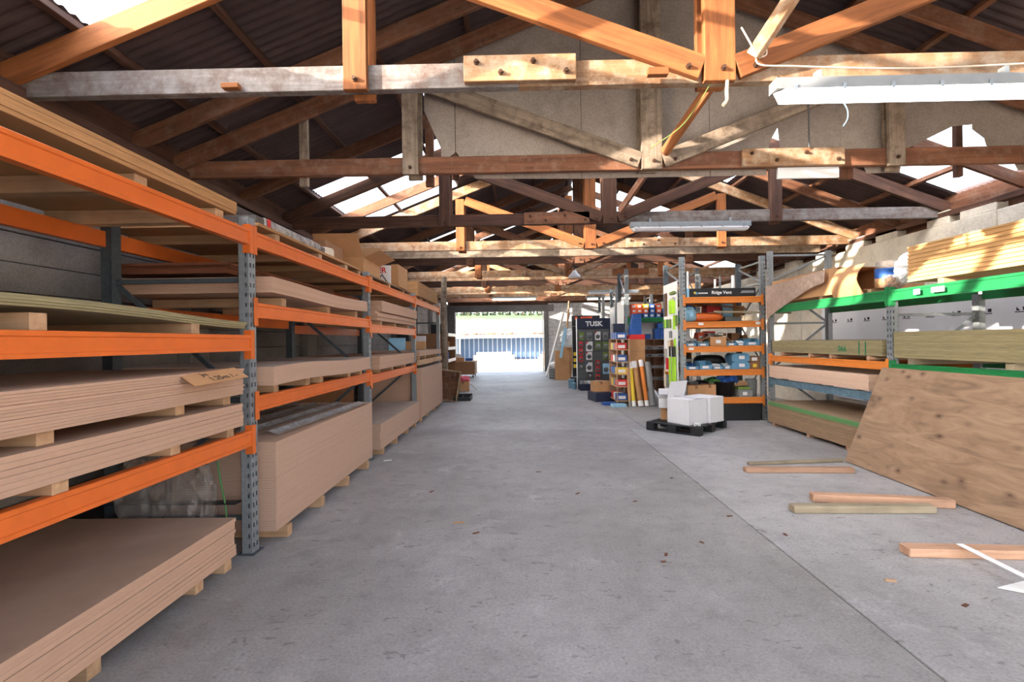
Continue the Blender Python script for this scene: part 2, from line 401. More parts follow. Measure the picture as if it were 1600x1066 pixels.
# end wall: painted blockwork round the opening
DL, DR, DT = -3.16, 1.2, 2.95
wb = thing('wall_back', 'grey painted blockwork end wall around the open doorway', 'wall', (1.4, Y1+0.1, 0), kind='structure')
MB().box((DR+0.22, Y1+.06, 0), (WR+.2, Y1+.2, 3.3)).build('mortar', M['joint'], wb)
zc = 0; row = 0
while zc < 3.2:
    x = DR+0.23 - (0.2 if row % 2 else 0.0)
    while x < WR:
        a = max(x, DR+0.23); e = min(x+0.395, WR)
        if e-a > .03: piece('block', (e-a-.010, 0.15, 0.188), ((a+e)/2, Y1+.08, zc), M['block'], wb, c=0.004)
        x += 0.395
    zc += 0.197; row += 1
piece('lintel', (DR-DL+0.9, 0.25, 0.33), ((DL+DR)/2+.05, Y1+.1, DT), M['lintel'], wb, c=0.01)
piece('door_jamb', (0.2, 0.25, DT), (DR+.12, Y1+.1, 0), M['lintel'], wb, c=0.01)
piece('door_jamb', (0.35, 0.25, DT), (DL-.17, Y1+.1, 0), M['lintel'], wb, c=0.01)
piece('door_post', (0.06, 0.1, DT), (DL+.04, Y1+.0, 0), M['white'], wb, c=0.004)
piece('door_post', (0.06, 0.1, DT), (DR-.03, Y1+.0, 0), M['white'], wb, c=0.004)
MB().box((WL, Y1+.1, 3.2), (WR, Y1+.14, 3.6)).build('gable_rail', M['wood_dark'], wb)
MB().prism([(WL,3.3),(WR,3.3),(RX,roof_z(RX)-.06)], (0, Y1+.092, 0), (1,0,0), (0,0,1), (0,.01,0)).build('gable_light_stop', M['wood_dark'], wb)  # sheet added behind the gable boards to stop light spots
# gable boards above the lintel
gx = WL
while gx < WR:
    e = min(gx+0.6, WR)
    zt0, zt1 = roof_z(gx)-.04, roof_z(e)-.04
    poly = [(gx, 3.3), (e-.012, 3.3), (e-.012, zt1), (gx, zt0)]
    if gx < RX < e: poly = [(gx, 3.3), (e-.012, 3.3), (e-.012, zt1), (RX, roof_z(RX)-.04), (gx, zt0)]
    MB().prism(poly, (0, Y1+.05, 0), (1,0,0), (0,0,1), (0,.04,0)).build('gable_board', M['wood_dark'], wb)
    gx += 0.6

# unseen front wall added to dim the left foreground, with a wide doorway
wf = thing('wall_front_added', 'unseen concrete front wall added behind the camera, its wide doorway set to dim the left floor', 'wall', (1.4, Y0+.1, 0), kind='structure')
for (a, b_, z0, z1) in ((WL-.2, -.2, 0, 3.3), (5.6, WR+.2, 0, 3.3), (-.2, 5.6, 3.15, 3.3)):
    MB().box((a, Y0+.02, z0), (b_, Y0+.2, z1)).build('wall_panel', M['wall_conc'], wf)
MB().prism([(WL-.2,3.3),(WR+.2,3.3),(WR,roof_z(WR)-.06),(RX,roof_z(RX)-.06),(WL,roof_z(WL)-.06)], (0, Y0+.08, 0), (1,0,0), (0,0,1), (0,.04,0)).build('gable_light_stop', M['wood_dark'], wf)  # closes the unseen gable, added with the front wall to cut light

# ------------------------------------------------------------------ roof
ce = thing('ceiling', 'dark corrugated roof with clear rooflight sheets, some added unseen for light, over timber purlins', 'roof', (RX, 10.7, 3.6), kind='structure')
SW = 0.76
def corr_sheet(xa, xb, y0):
    key = ('corr', xa, xb)
    if key in CACHE: return CACHE[key]
    m = MB(); rows = []
    n = 40
    for i in range(n+1):
        y = SW*i/n + (0.012 if i == n else 0); dz = 0.010*math.cos(2*math.pi*i/5.0)
        rows.append([V((x, y, roof_z(x)+dz)) for x in (xa, xb)])
    m.grid(rows, False); CACHE[key] = m; return m
meshes = {}
rl_left = [(-0.1, 3.45), (7.6, 9.3), (12.7, 14.4), (16.6, 18.2), (20.3, 21.9)]
rl_right = [(5.85, 7.4), (14.6, 16.1), (-2.6, 1.5)]  # last range: unseen rooflights added behind the camera for sky light
rl_upleft = [(5.8, 7.3), (14.4, 15.2), (19.5, 20.3)]; rl_upright_added = [(-2.6, 2.3), (5.7, 9.8), (11.6, 14.0), (17.0, 18.6)]  # right row and first left range: unseen rooflights added to brighten the floor
ny = int((Y1+0.4-Y0)/SW)+1
for (xa, xb, lights) in ((WL-0.35, -3.08, []), (-3.12, -1.15, rl_left), (-1.2, RX+.02, rl_upleft), (RX-.02, 4.15, rl_upright_added), (4.1, WR+0.35, rl_right)):
    for j in range(ny):
        y = Y0 + .10 + j*SW
        lit = any(a <= y+SW/2 <= b_ for a, b_ in lights)
        mk_ = (xa, lit)
        if mk_ not in meshes:
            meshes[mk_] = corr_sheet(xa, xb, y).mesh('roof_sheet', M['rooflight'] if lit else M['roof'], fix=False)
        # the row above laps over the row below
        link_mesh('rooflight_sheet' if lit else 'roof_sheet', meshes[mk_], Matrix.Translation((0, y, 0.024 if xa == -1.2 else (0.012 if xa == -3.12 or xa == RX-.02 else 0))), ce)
for x in (-3.1, -2.28, -1.4, -.5, .4, 1.26, 1.6, 2.45, 3.35, 4.2, 5.1, 5.95):
    zc = roof_z(x)-0.05
    s = SL if x < RX else -SR
    bar('purlin', (x, Y0, zc), (x, Y1+.1, zc), 0.075, 0.05, M['wood_dark'] if x < 3 else M['wood_brown'], ce, up=(-s, 0, 1))
for y in (2.4, 4.58, 6.35, 8.5, 12.45, 16.7, 20.8):
    for sgn in (-1, 1):
        xe = WL-.25 if sgn < 0 else WR+.25; xi = RX + sgn*.02; s = SL if sgn < 0 else SR
        zc = lambda x: roof_z(x) - .098 - .16/2/math.cos(.37)
        bar('common_rafter', (xe, y, roof_z(WL)-s*.25-.098-.086), (xi, y, zc(xi)), .16, .05, M['wood_brown'], ce)
for x, mm in ((WL-.14, 'wood_dark'), (WR+.16, 'wood_brown')):
    bar('eaves_light_stop', (x, Y0, 3.40), (x, Y1, 3.40), 0.50, 0.03, M[mm], ce)  # boards added to shut out sky between wall tops and roof
for x in (WL-.05, WR+.05):
    bar('wall_plate', (x, Y0, 3.31), (x, Y1, 3.31), 0.08, 0.12, M['wood_dark'], ce)

# ------------------------------------------------------------------ trusses
RD = 0.17
def rafter_c(x): return roof_z(x) - 0.05 - 0.04 - RD/2/math.cos(math.atan(SL)) - 0.005
def bolts(parent, pts):
    for (x, y, z) in pts:
        m = MB(); m.lathe([(0.0,-.03),(0.013,-.03),(0.013,-.012),(0.02,-.012),(0.02,0),(0.0,0)], n=6, smooth=False)
        if 'bolt' not in CACHE: CACHE['bolt'] = m.mesh('bolt', M['bolt'])
        link_mesh('bolt', CACHE['bolt'], Matrix.Translation((x, y, z)) @ Matrix.Rotation(-math.pi/2, 4, 'X'), parent)
def truss(y, label, mats, chord=None, splices=(), full=True, CH=3.29, CD=0.175, qside=(True, True)):
    mc, mr, mk_, ms_ = mats
    t = thing('roof_truss', label, 'roof truss', (RX, y, 3.1), group='timber roof trusses')
    T = 0.07; P = 0.05
    ch = chord or [(WL-.05, WR+.05, mc)]
    for (a, b_, mm) in ch:
        bar('bottom_chord', (a, y+T/2, CH+CD/2), (b_, y+T/2, CH+CD/2), CD, T, mm, t)
    # rafters in front of the chord
    for sgn in (-1, 1):
        xe = WL-.25 if sgn < 0 else WR+.25; xi = RX + sgn*0.115
        z0 = rafter_c(WL) - SL*.25 if sgn < 0 else rafter_c(WR) - SR*.25
        bar('rafter', (xe, y-P/2, z0), (xi, y-P/2, rafter_c(xi)), RD, P, mr, t)
    if not full: return t
    KW = 0.215
    bar('king_post', (RX, y-P/2, CH-.012), (RX, y-P/2, rafter_c(RX)+.12), KW, P, mk_, t, up=(1,0,0))
    bar('king_post', (RX-.02, y+T+P/2, CH-.01), (RX-.02, y+T+P/2, rafter_c(RX)+.1), KW*.9, P, mk_, t, up=(1,0,0))
    q = 2.53
    for sgn in (-1, 1):
        xq = RX + sgn*q; zt = rafter_c(xq) - RD/2/math.cos(.37) - sgn*0*.1 - .034
        if qside[0 if sgn < 0 else 1]:
            bar('queen_post', (xq, y-P/2, CH-.02), (xq, y-P/2, zt), 0.165, P, mk_, t, up=(1,0,0))
            bar('queen_post', (xq+.03, y+T+P/2, CH-.04), (xq+.03, y+T+P/2, zt), 0.15, P, mk_, t, up=(1,0,0))
        # strut from the king post foot up to the queen post head
        xa = RX + sgn*(KW/2+.012); xb = xq - sgn*0.10
        za = CH + 0.085; zb = rafter_c(xb) - RD*.5/math.cos(.37) - 0.105
        bar('strut', (xa, y-P/2, za+.0), (xb, y-P/2, zb), 0.165, P, ms_, t)
    for (a, b_, dz, mm) in splices:
        bar('splice_plate', (a, y-P/2, CH+CD/2+dz), (b_, y-P/2, CH+CD/2+dz), CD+.005, P, mm, t)
        bolts(t, [(a+.09, y-P-.0, CH+CD*.72+dz), (a+.33*(b_-a), y-P, CH+CD*.3+dz), (a+.62*(b_-a), y-P, CH+CD*.72+dz), (b_-.07, y-P, CH+CD*.3+dz)])
    pts = [(RX+.02, y-P, CH+.07), (RX-.22, y-P, CH+.085), (RX+.24, y-P, CH+.085), (RX-q, y-P, CH+.05), (RX+q, y-P, CH+.06)]
    bolts(t, pts)
    return t
W = M
T1, T2, T3 = 3.44, 5.17, 7.54
t1 = truss(T1, 'nearest roof truss, sunlit orange posts on a whitewashed tie beam', (W['wood_white'], W['wood_red'], W['wood_red'], W['wood_red']),
      chord=[(WL-.05, 0.02, W['wood_white']), (0.024, WR+.05, W['wood_tan'])], splices=[(-.36, .42, .02, W['wood_tan'])])
# packing blocks under the tie beam
piece('packing_block', (0.12, 0.05, 0.035), (-2.0, T1-.03, 3.30), M['wood_red'], t1, c=.003)
piece('packing_block', (0.14, 0.05, 0.05), (0.97, T1-.08, 3.30), M['wood_red'], t1, c=.003)
t2 = truss(T2, 'second roof truss, weathered grey posts and struts carrying grey sheets', (W['wood_brown'], W['wood_brown'], W['wood_grey'], W['wood_grey']),  # rafters take the browner wood to look shaded
      splices=[(2.35, 3.40, 0.0, W['wood_tan'])])
t3 = truss(T3, 'third roof truss, dark timber with the unlit lamp below', (W['wood_dark'], W['wood_dark'], W['wood_dark'], W['wood_dark']),
      chord=[(WL-.05, 1.6, W['wood_dark']), (1.604, WR+.05, W['wood_white'])], splices=[(.1, 1.1, 0.0, W['wood_brown'])])
truss(9.55, 'fourth roof truss, tan tie beam in warm sunlight', (W['wood_tan'], W['wood_tan'], W['wood_red'], W['wood_red']), splices=[(2.1, 3.1, 0, W['wood_tan'])])
truss(11.35, 'fifth roof truss, dark tie beam above the hardware racks', (W['wood_dark'], W['wood_brown'], W['wood_brown'], W['wood_brown']))
truss(13.6, 'sixth roof truss, tan tie beam behind the bell-shaped lamp', (W['wood_tan'], W['wood_brown'], W['wood_red'], W['wood_tan']), splices=[(-1.0, .2, 0, W['wood_tan']), (2.6, 3.6, 0, W['wood_red'])])
truss(15.8, 'seventh roof truss from the camera, dark tie beam', (W['wood_dark'], W['wood_brown'], W['wood_brown'], W['wood_brown']))
truss(17.6, 'eighth roof truss from the camera, tan tie beam', (W['wood_tan'], W['wood_tan'], W['wood_red'], W['wood_tan']))
truss(19.7, 'ninth roof truss, above the lit lamps near the doorway', (W['wood_tan'], W['wood_brown'], W['wood_brown'], W['wood_tan']))
truss(22.0, 'last roof truss before the open doorway', (W['wood_brown'], W['wood_brown'], W['wood_brown'], W['wood_brown']))
truss(1.35, 'roof truss over the camera', (W['wood_brown'], W['wood_brown'], W['wood_brown'], W['wood_brown']), full=True)
for yy, mm, ll in ((10.5, W['wood_grey'], 'bolted grey tie beam between the fourth and fifth trusses'), (14.5, W['wood_tan'], 'pale tie beam between the sixth and seventh trusses'), (18.6, W['wood_tan'], 'pale tie beam between the eighth and ninth trusses')):
    b_ = bar('tie_beam', (WL, yy, 3.38), (WR, yy, 3.38), 0.15, 0.07, mm); tag(b_, ll, 'tie beam', 'plain tie beams')
# raking braces along the ridge
for (p, q_, ll, mm) in (((1.62, T1-.08, 3.42), (2.05, T1-.75, 4.15), 'sunlit raking brace at the foot of the nearest king post', 'wood_tan'),
                    ((1.52, T2-.09, 3.42), (1.95, T2-.75, 4.05), 'sunlit raking brace rising from the second king post', 'wood_red'),
                    ((1.55, T3-.09, 3.45), (2.0, T3-.8, 4.1), 'raking brace rising from the third king post', 'wood_brown')):
    tag(bar('raking_brace', p, q_, 0.10, 0.05, M[mm]), ll, 'brace', 'raking braces along the ridge')

# grey sheets closing the second truss
YP = T2 + 0.135
def ptop(x): return roof_z(x) - 0.10
def panel(poly, label):
    o = MB().prism(poly, (0, YP, 0), (1,0,0), (0,0,1), (0,.007,0)).build('cement_sheet', M['panel']); return tag(o, label, 'wall sheet', 'grey sheets on the second truss')
panel([(-1.0, ptop(-1.0)), (-1.0, 4.02), (-.82, 3.6), (-.82, 3.44), (-.668, 3.56), (-.668, ptop(-.668))], 'cut grey sheet at the left end of the truss sheeting')
panel([(-.66, ptop(-.66)), (-.66, 3.57), (-.45, 3.27), (.699, 3.25), (.699, ptop(.699))], 'grey sheet left of the king post with a missing bottom corner')
panel([(.705, ptop(.705)), (.705, 3.25), (2.078, 3.25), (2.078, ptop(2.078)), (RX, ptop(RX))], 'grey gable sheet behind the second king post')
panel([(2.084, ptop(2.084)), (2.084, 3.25), (2.68, 3.25), (2.72, 3.60), (2.81, 3.76), (2.86, 3.25), (3.40, 3.25), (3.43, 3.5), (3.472, 3.53), (3.472, ptop(3.472))], 'grey sheet above the right splice with a dark torn hole')
panel([(3.474, ptop(3.474)), (3.474, 3.52), (3.66, 3.47), (3.75, 3.25), (4.1, 3.25), (4.15, 3.49), (4.67, 3.735), (4.872, 3.75), (4.872, ptop(4.872))], 'torn grey sheet right of the right queen post')
panel([(4.874, ptop(4.874)), (4.874, 3.70), (5.0, 3.6), (5.02, 3.52), (5.24, 3.48), (5.35, 3.25), (6.3, 3.25), (6.3, ptop(6.3))], 'broken grey sheet at the right end of the truss sheeting')
for xs_, ll in ((.702, 'dark batten added to block light at the sheet joint left of the second king post'), (2.081, 'dark batten added to block light at the sheet joint right of the second king post'), (-.664, 'dark batten added to block light at the leftmost sheet joint')):  # battens added so no light shows through the sheet joints
    tag(bar('sheet_stud', (xs_, YP+.033, 3.27), (xs_, YP+.033, ptop(xs_)-.15), 0.07, 0.05, M['wood_dark'], up=(1,0,0)), ll, 'stud')
tag(bar('sheet_stud', (4.745, YP+.036, 3.2), (4.745, YP+.036, 4.1), 0.07, 0.06, M['wood_dark'], up=(1,0,0)), 'dark stud behind the torn grey sheets', 'stud')
tag(bar('sheet_stud', (3.55, YP+.038, 3.2), (3.55, YP+.038, 4.5), 0.13, 0.06, M['wood_brown'], up=(1,0,0)), 'brown stud beside the right queen post', 'stud')
tag(bar('sheet_stud', (-.95, YP+.033, 3.2), (-.95, YP+.033, 4.3), 0.09, 0.05, M['wood_brown'], up=(1,0,0)), 'stud left of the grey sheeting behind the grey queen post', 'stud')
tag(bar('sheet_stud', (-2.3, T2+.097, 3.2), (-2.3, T2+.097, 3.95), 0.09, 0.05, M['wood_grey'], up=(1,0,0)), 'short grey stud in the dark roof corner above the left rack', 'stud')
# ------------------------------------------------------------------ pallet racking
def perf(m, O, U, W_, wid, hgt, cols, sw, sh, pitch):
    O, U, W_ = V(O), V(U), V(W_)
    def q(u0, u1, w0, w1): m.add([O+U*u0+W_*w0, O+U*u1+W_*w0, O+U*u1+W_*w1, O+U*u0+W_*w1], [(0,1,2,3)])
    u = 0.0
    for c in cols:
        q(u, c-sw/2, 0, hgt); z = 0.0; zz = pitch*.6
        while zz + sh < hgt:
            q(c-sw/2, c+sw/2, z, zz); z = zz+sh; zz += pitch
        q(c-sw/2, c+sw/2, z, hgt); u = c+sw/2
    q(u, wid, 0, hgt)
def upright(parent, x, y, hgt, face=1, mat=None, wy=0.09, wx=0.075, detail=True, mb_only=False):
    """x = aisle face, y = centre; face=+1 aisle face looks to +x"""
    mat = mat or M['galv']
    m = MB(); xb = x - face*wx
    y0, y1 = y-wy/2, y+wy/2
    if detail:
        perf(m, (x, y0, 0), (0,1,0), (0,0,1), wy, hgt, [0.024, 0.066], 0.014, 0.032, 0.072)
        perf(m, (x, y0, 0), (-face,0,0), (0,0,1), wx, hgt, [0.02], 0.012, 0.030, 0.072)
    else:
        m.add([(x,y0,0),(x,y1,0),(x,y1,hgt),(x,y0,hgt)], [(0,1,2,3)]); m.add([(x,y0,0),(xb,y0,0),(xb,y0,hgt),(x,y0,hgt)], [(0,1,2,3)])
    m.add([(x,y1,0),(xb,y1,0),(xb,y1,hgt),(x,y1,hgt)], [(0,1,2,3)])
    m.box((min(xb, xb+face*.003), y0, 0), (max(xb, xb+face*.003), y1, hgt))  # closed back added so the slots look dark inside
    u = m.build('upright', mat, parent, fix=False)
    piece('foot_plate', (wx+.05, wy+.05, .006), (x-face*wx/2, y, 0.0), M['galv_dark'], u)
    return u
BEAM = [(0,0),(.05,0),(.05,.018),(.043,.023),(.043,.085),(.05,.090),(.05,.108),(.046,.112),(0,.112)]
def beam_y(parent, x, y0, y1, ztop, mat, face=1, h=0.112, conn=True):   # beam along y, outer face at x
    sc = h/0.112
    m = MB(); m.prism([(p[0], p[1]*sc) for p in BEAM], (x-face*.05, y0, ztop-h), (face,0,0), (0,0,1), (0,y1-y0,0))
    b = m.build('beam', mat, parent)
    if conn:
        for yy, s in ((y0, 1), (y1, -1)):
            c = MB(); ya, yb = yy-s*.042, yy+s*.004
            c.box((x-.004 if face > 0 else x-.003, min(ya,yb), ztop-h-.06), (x+.003 if face > 0 else x+.004, max(ya,yb), ztop+.035))
            c.box((min(x-face*.05, x), min(yy+s*.001, yy+s*.005), ztop-h-.06), (max(x-face*.05, x), max(yy+s*.001, yy+s*.005), ztop+.035))
            c.build('connector', mat, b)
    return b
def frame_braces(parent, xf, xb, y, zs, mat):
    flip = False
    for i, z in enumerate(zs):
        bar('brace', (xf, y, z), (xb, y, z), .035, .02, mat, parent, c=.002)
        if i+1 < len(zs):
            a, b_ = (xf, xb) if flip else (xb, xf)
            bar('brace', (a, y+.012, z+.03), (b_, y+.012, zs[i+1]-.03), .035, .02, mat, parent, c=.002); flip = not flip
LXF, LXB = -1.93, -3.0
FY = [0.74, 3.52, 6.30, 9.08, 11.86]
rk = thing('pallet_rack', 'orange and galvanised pallet rack along the left wall', 'pallet rack', (-2.45, 6.3, 0))
for i, y in enumerate(FY):
    upright(rk, LXF, y, 2.42 if i < 2 else 2.42, 1)
    upright(rk, LXB, y, 2.42, -1, M['galv_dark'], detail=False)
    frame_braces(rk, LXF-.08, LXB+.08, y, [.25, 1.1, 1.97], M['galv_dark'])
def bay(i, tops, mat):
    a, b_ = FY[i]+.045, FY[i+1]-.045
    for zt in tops:
        beam_y(rk, LXF+.012, a, b_, zt, mat, 1)
        beam_y(rk, LXB-.012, a, b_, zt, mat, -1, conn=False)
bay(0, [2.33, 1.57, .89], M['orange']); bay(1, [2.33, 1.81, 1.125], M['orange']); bay(2, [2.33, 1.75, 1.09], M['orange']); bay(3, [2.33], M['orange'])

# ------------------------------------------------------------------ sheet stacks
def stack(name, label, group, x0, x1, y0, y1, z0, n, t, mat, cat='board', jit=.003, packs=0, pj=.006, sag=None, rz=0.0, mats=None, gap=.0006, alt=0.0):
    z = z0; off = [0, 0]
    if sag:
        mb = MB(); K = 14; rows = []
        yc = (y0+y1)/2
        for i in range(K+1):
            y = y0 + (y1-y0)*i/K; s = sag(y)
            rows.append([V((x0, y, s)), V((x1, y, s)), V((x1, y, s+t)), V((x0, y, s+t))])
        for i in range(K):
            a, b_ = rows[i], rows[i+1]
            mb.add(a+b_, [(0,4,5,1),(1,5,6,2),(2,6,7,3),(3,7,4,0)])
        mb.add(rows[0], [(0,1,2,3)]); mb.add(rows[-1], [(3,2,1,0)])
        o0 = V(((x0+x1)/2, yc, 0)); me = mb.mesh(name, mat, o0)
    for k in range(n):
        if packs and k % packs == 0: off = [random.uniform(-pj, pj), random.uniform(-pj, pj)]
        dx, dy = off[0]+random.uniform(-jit, jit), off[1]+random.uniform(-jit, jit)
        mm = mats[k] if mats else mat
        dx += alt*(k % 2)
        if sag: o = link_mesh(name, me, Matrix.Translation(o0 + V((dx, dy, z))))
        else: o = piece(name, (x1-x0, y1-y0, t), ((x0+x1)/2+dx, (y0+y1)/2+dy, z), mm, rz=rz + random.uniform(-.0006, .0006), c=.0008 if t > .012 else .0005)
        tag(o, label, cat, group); z += t+gap
    return z
def bearers(label, group, xs0, xs1, ylist, z0, h, mat, wid=.075, rz=0):
    for y in ylist:
        o = piece('timber_bearer', (xs1-xs0, wid, h-.001), ((xs0+xs1)/2 + random.uniform(-.012, .012), y, z0), mat, c=.003, rz=rz)
        tag(o, label, 'bearer', group)
WSH = 1.2
# nearest bay
bearers('pine bearer under the floor stack in the nearest left bay', 'bearers under nearest floor stack', -3.0, -1.96, [1.0, 2.2, 2.95, 3.22], 0, .09, M['pine'])
stack('fibreboard_sheet', 'brown fibreboard sheet in the floor stack of the nearest left bay', 'nearest floor stack of fibreboard', -3.12, -1.92, .86, 3.27, .09, 10, .0245, M['mdf'], packs=3, pj=.012, jit=.004)
bearers('pine bearer on the lowest orange beam of the nearest left bay', 'bearers on the lowest beam of the nearest bay', -3.05, -1.93, [1.1, 2.02, 2.72, 3.22], .89, .065, M['pine'])
zt = stack('fibreboard_sheet', 'fibreboard sheet in the lower stack on the lowest beam of the nearest bay', 'lower beam stack of fibreboard', -3.05, -1.87, .84, 3.28, .956, 6, .0245, M['mdf'], packs=2, pj=.008)
bearers('bearer between the two fibreboard stacks of the nearest left bay', 'bearers between the two stacks', -3.05, -1.92, [1.1, 1.95, 2.75, 3.2], zt, .062, M['pine'])
zc_ = stack('fibreboard_sheet', 'thin fibreboard sheet in the upper stack on the lowest beam of the nearest bay', 'upper beam stack of thin fibreboard', -3.05, -1.86, .82, 3.27, zt+.063, 13, .0128, M['mdf'], jit=.007, alt=-.008)
bearers('pine bearer under the warped plywood on the middle beam', 'bearers under the warped plywood', -3.05, -1.96, [1.0, 1.98, 2.93], 1.57, .075, M['pine'])
stack('plywood_sheet', 'warped thin green-edged plywood sheet on the middle beam of the nearest bay', 'warped plywood on the middle beam', -3.1, -1.94, .85, 3.45, 0, 4, .011, M['treated_ply'], 'plywood', jit=.012,
      sag=lambda y: 1.646 + .02*math.cos((y-1.9)*2.1) - max(0, y-2.6)*.012)
bearers('deep timber bearer under the top boards of the nearest left bay', 'bearers under the top boards', -3.2, -2.03, [1.1, 1.75, 2.62, 3.3], 2.33, .095, M['pine'], .09)
stack('particle_board', 'honey-coloured particle board on top of the nearest left bay', 'top boards of the nearest bay', -3.2, -2.0, 1.0, 3.46, 2.426, 4, .022, M['particle'], jit=.006)
tag(piece('timber_offcut', (.16, .10, .05), (-2.2, 2.95, 2.517), M['pine_red'], c=.003), 'short timber offcut lying on the top boards of the nearest left bay', 'offcut')
# second bay
bearers('pine bearer under the tall floor stack of the second left bay', 'bearers under the tall floor stack', -3.02, -1.83, [3.82, 4.5, 5.15, 5.85], 0, .09, M['pine'])
z2 = stack('fibreboard_sheet', 'brown fibreboard sheet in the tall floor stack of the second left bay', 'tall floor stack of fibreboard', -3.05, -1.85, 3.67, 6.08, .09, 35, .0185, M['mdf_pale'], packs=7, pj=.004, jit=.0012)
tag(piece('fibreboard_sheet', (1.21, 2.43, .006), (-2.45, 4.88, z2), M['mdf'], c=.0005), 'dusty thin top sheet of the tall floor stack in the second left bay', 'board')
bearers('pine bearer on the lower beam of the second left bay', 'bearers on the lower beam of the second bay', -3.0, -1.93, [3.85, 4.45, 4.75, 5.5, 5.9], 1.125, .065, M['pine'])
stack('fibreboard_sheet', 'pale fibreboard sheet on the lower beam of the second left bay', 'fibreboard on the lower beam of the second bay', -3.03, -1.84, 3.64, 6.0, 1.191, 9, .0152, M['mdf_pale'], jit=.0015,
      sag=lambda y: .012*math.sin((y-3.6)*2.6))
bearers('pine bearer on the middle beam of the second left bay', 'bearers on the middle beam of the second bay', -3.0, -1.93, [4.0, 4.95, 5.75], 1.81, .07, M['pine'])
stack('fibreboard_sheet', 'wavy fibreboard sheet on the middle beam of the second left bay', 'wavy fibreboard on the middle beam', -3.05, -1.86, 3.66, 5.98, 1.882, 8, .0145, M['mdf'], packs=4, pj=.006, jit=.002,
      sag=lambda y: .012*math.cos((y-3.7)*2.4))
bearers('timber bearer under the top boards of the second left bay', 'bearers under the top boards of the second bay', -3.2, -1.98, [4.0, 4.9, 5.6, 6.1], 2.33, .075, M['pine'])
stack('particle_board', 'thin board laid along the top of the second left bay', 'boards on top of the second bay', -3.2, -1.97, 3.7, 6.1, 2.406, 2, .012, M['particle'], jit=.006)
stack('dark_board', 'dark brown board deep inside the second left bay', 'dark boards deep in the second bay', -3.2, -2.25, 3.75, 5.9, 2.06, 4, .02, M['redwood'], jit=.02)
# clear roofing profiles on the tall stack
for k in range(4):
    m = MB(); rows = []
    x0 = -2.95 + k*.27
    for j, (dx, dz) in enumerate(((0,.0),(.05,.025),(.09,.03),(.13,.01),(.17,.0),(.2,.02),(.24,.032))):
        rows.append([V((x0+dx, 3.95, z2+.008+dz)), V((x0+dx+.10, 5.9, z2+.008+dz))])
    m.grid(rows, False); rr = [[p + V((0,0,.003)) for p in r] for r in rows]; m.grid(rr, False)
    o = m.build('clear_profile', M['clear'])
    tag(o, ['farthest-in clear plastic roofing strip on the tall fibreboard stack', 'second clear plastic roofing strip from the back of the tall stack', 'third clear plastic roofing strip from the back of the tall stack', 'front clear plastic roofing strip on the tall fibreboard stack'][k], 'plastic strip', 'clear roofing strips')
# third bay
bearers('pine bearer under the low floor stack of the third left bay', 'bearers under the low floor stack', -3.0, -1.86, [6.6, 7.3, 8.1, 8.7], 0, .09, M['pine'])
stack('fibreboard_sheet', 'brown fibreboard sheet in the low floor stack of the third left bay', 'low floor stack of fibreboard', -3.05, -1.85, 6.44, 8.95, .09, 18, .0182, M['mdf_pale'], packs=6, pj=.004, jit=.0012)
bearers('pine bearer on the lower beam of the third left bay', 'bearers on the lower beam of the third bay', -3.0, -1.93, [6.7, 7.4, 8.2], 1.09, .06, M['pine'])
stack('fibreboard_sheet', 'fibreboard sheet on the lower beam of the third left bay', 'fibreboard on the lower beam of the third bay', -3.03, -1.85, 6.45, 8.6, 1.152, 9, .0185, M['mdf'], jit=.002)
bearers('pine bearer on the middle beam of the third left bay', 'bearers on the middle beam of the third bay', -3.0, -1.93, [6.8, 7.6, 8.5], 1.75, .055, M['pine'])
stack('fibreboard_sheet', 'stepped fibreboard sheet on the middle beam of the third left bay', 'stepped fibreboard on the middle beam', -3.0, -1.90, 6.5, 8.9, 1.806, 5, .024, M['mdf'], packs=2, pj=.03)
stack('fibreboard_sheet', 'upper fibreboard sheet of the stepped pile in the third left bay', 'upper part of the stepped fibreboard', -3.0, -1.86, 6.62, 8.9, 1.93, 6, .024, M['mdf'], jit=.002)
tag(piece('fibreboard_sheet', (.018, 2.4, .50), (-3.04, 7.7, .45), M['card_dark'], ry=0), 'brown sheet standing upright at the back of the third left bay', 'board')
bearers('timber bearer under the cartons on the third left bay', 'bearers on top of the third bay', -3.2, -1.98, [6.6, 7.5, 8.4], 2.33, .07, M['pine'])
stack('particle_board', 'grey-edged board under the cartons on top of the third left bay', 'boards under the cartons', -3.2, -1.98, 6.35, 9.0, 2.402, 1, .02, M['brown_ply'])
# fourth bay
bearers('pine bearer under the far tall floor stack of the left rack', 'bearers under the far tall floor stack', -3.0, -1.88, [9.3, 10.0, 10.8, 11.5], 0, .09, M['pine'])
stack('fibreboard_sheet', 'brown fibreboard sheet in the far tall floor stack of the left rack', 'far tall floor stack of fibreboard', -3.05, -1.84, 9.14, 11.6, .09, 46, .0195, M['mdf_pale'], packs=8, pj=.004, jit=.0012)
tag(bar('plank', (-1.9, 9.13, 1.12), (-1.9, 11.80, 1.12), .1, .045, M['pine']), 'pale pine plank used as a beam in the far left bay', 'plank')
bearers('pine bearer on the pale plank in the far left bay', 'bearers on the pale plank', -3.0, -1.93, [9.4, 10.0, 10.6, 11.3], 1.17, .07, M['pine'])
stack('fibreboard_sheet', 'pale sheet on the plank level of the far left bay', 'sheets on the plank level', -3.0, -1.88, 9.2, 11.7, 1.241, 5, .02, M['mdf_pale'], jit=.004)
bearers('timber bearer under the top stack of the far left bay', 'bearers under the far top stack', -3.1, -1.98, [9.5, 10.0, 10.6, 11.3], 2.33, .07, M['pine'])
stack('particle_board', 'yellowish board in the top stack of the far left bay', 'top stack of the far left bay', -3.1, -1.93, 9.35, 11.6, 2.402, 15, .0182, M['particle'], jit=.003)

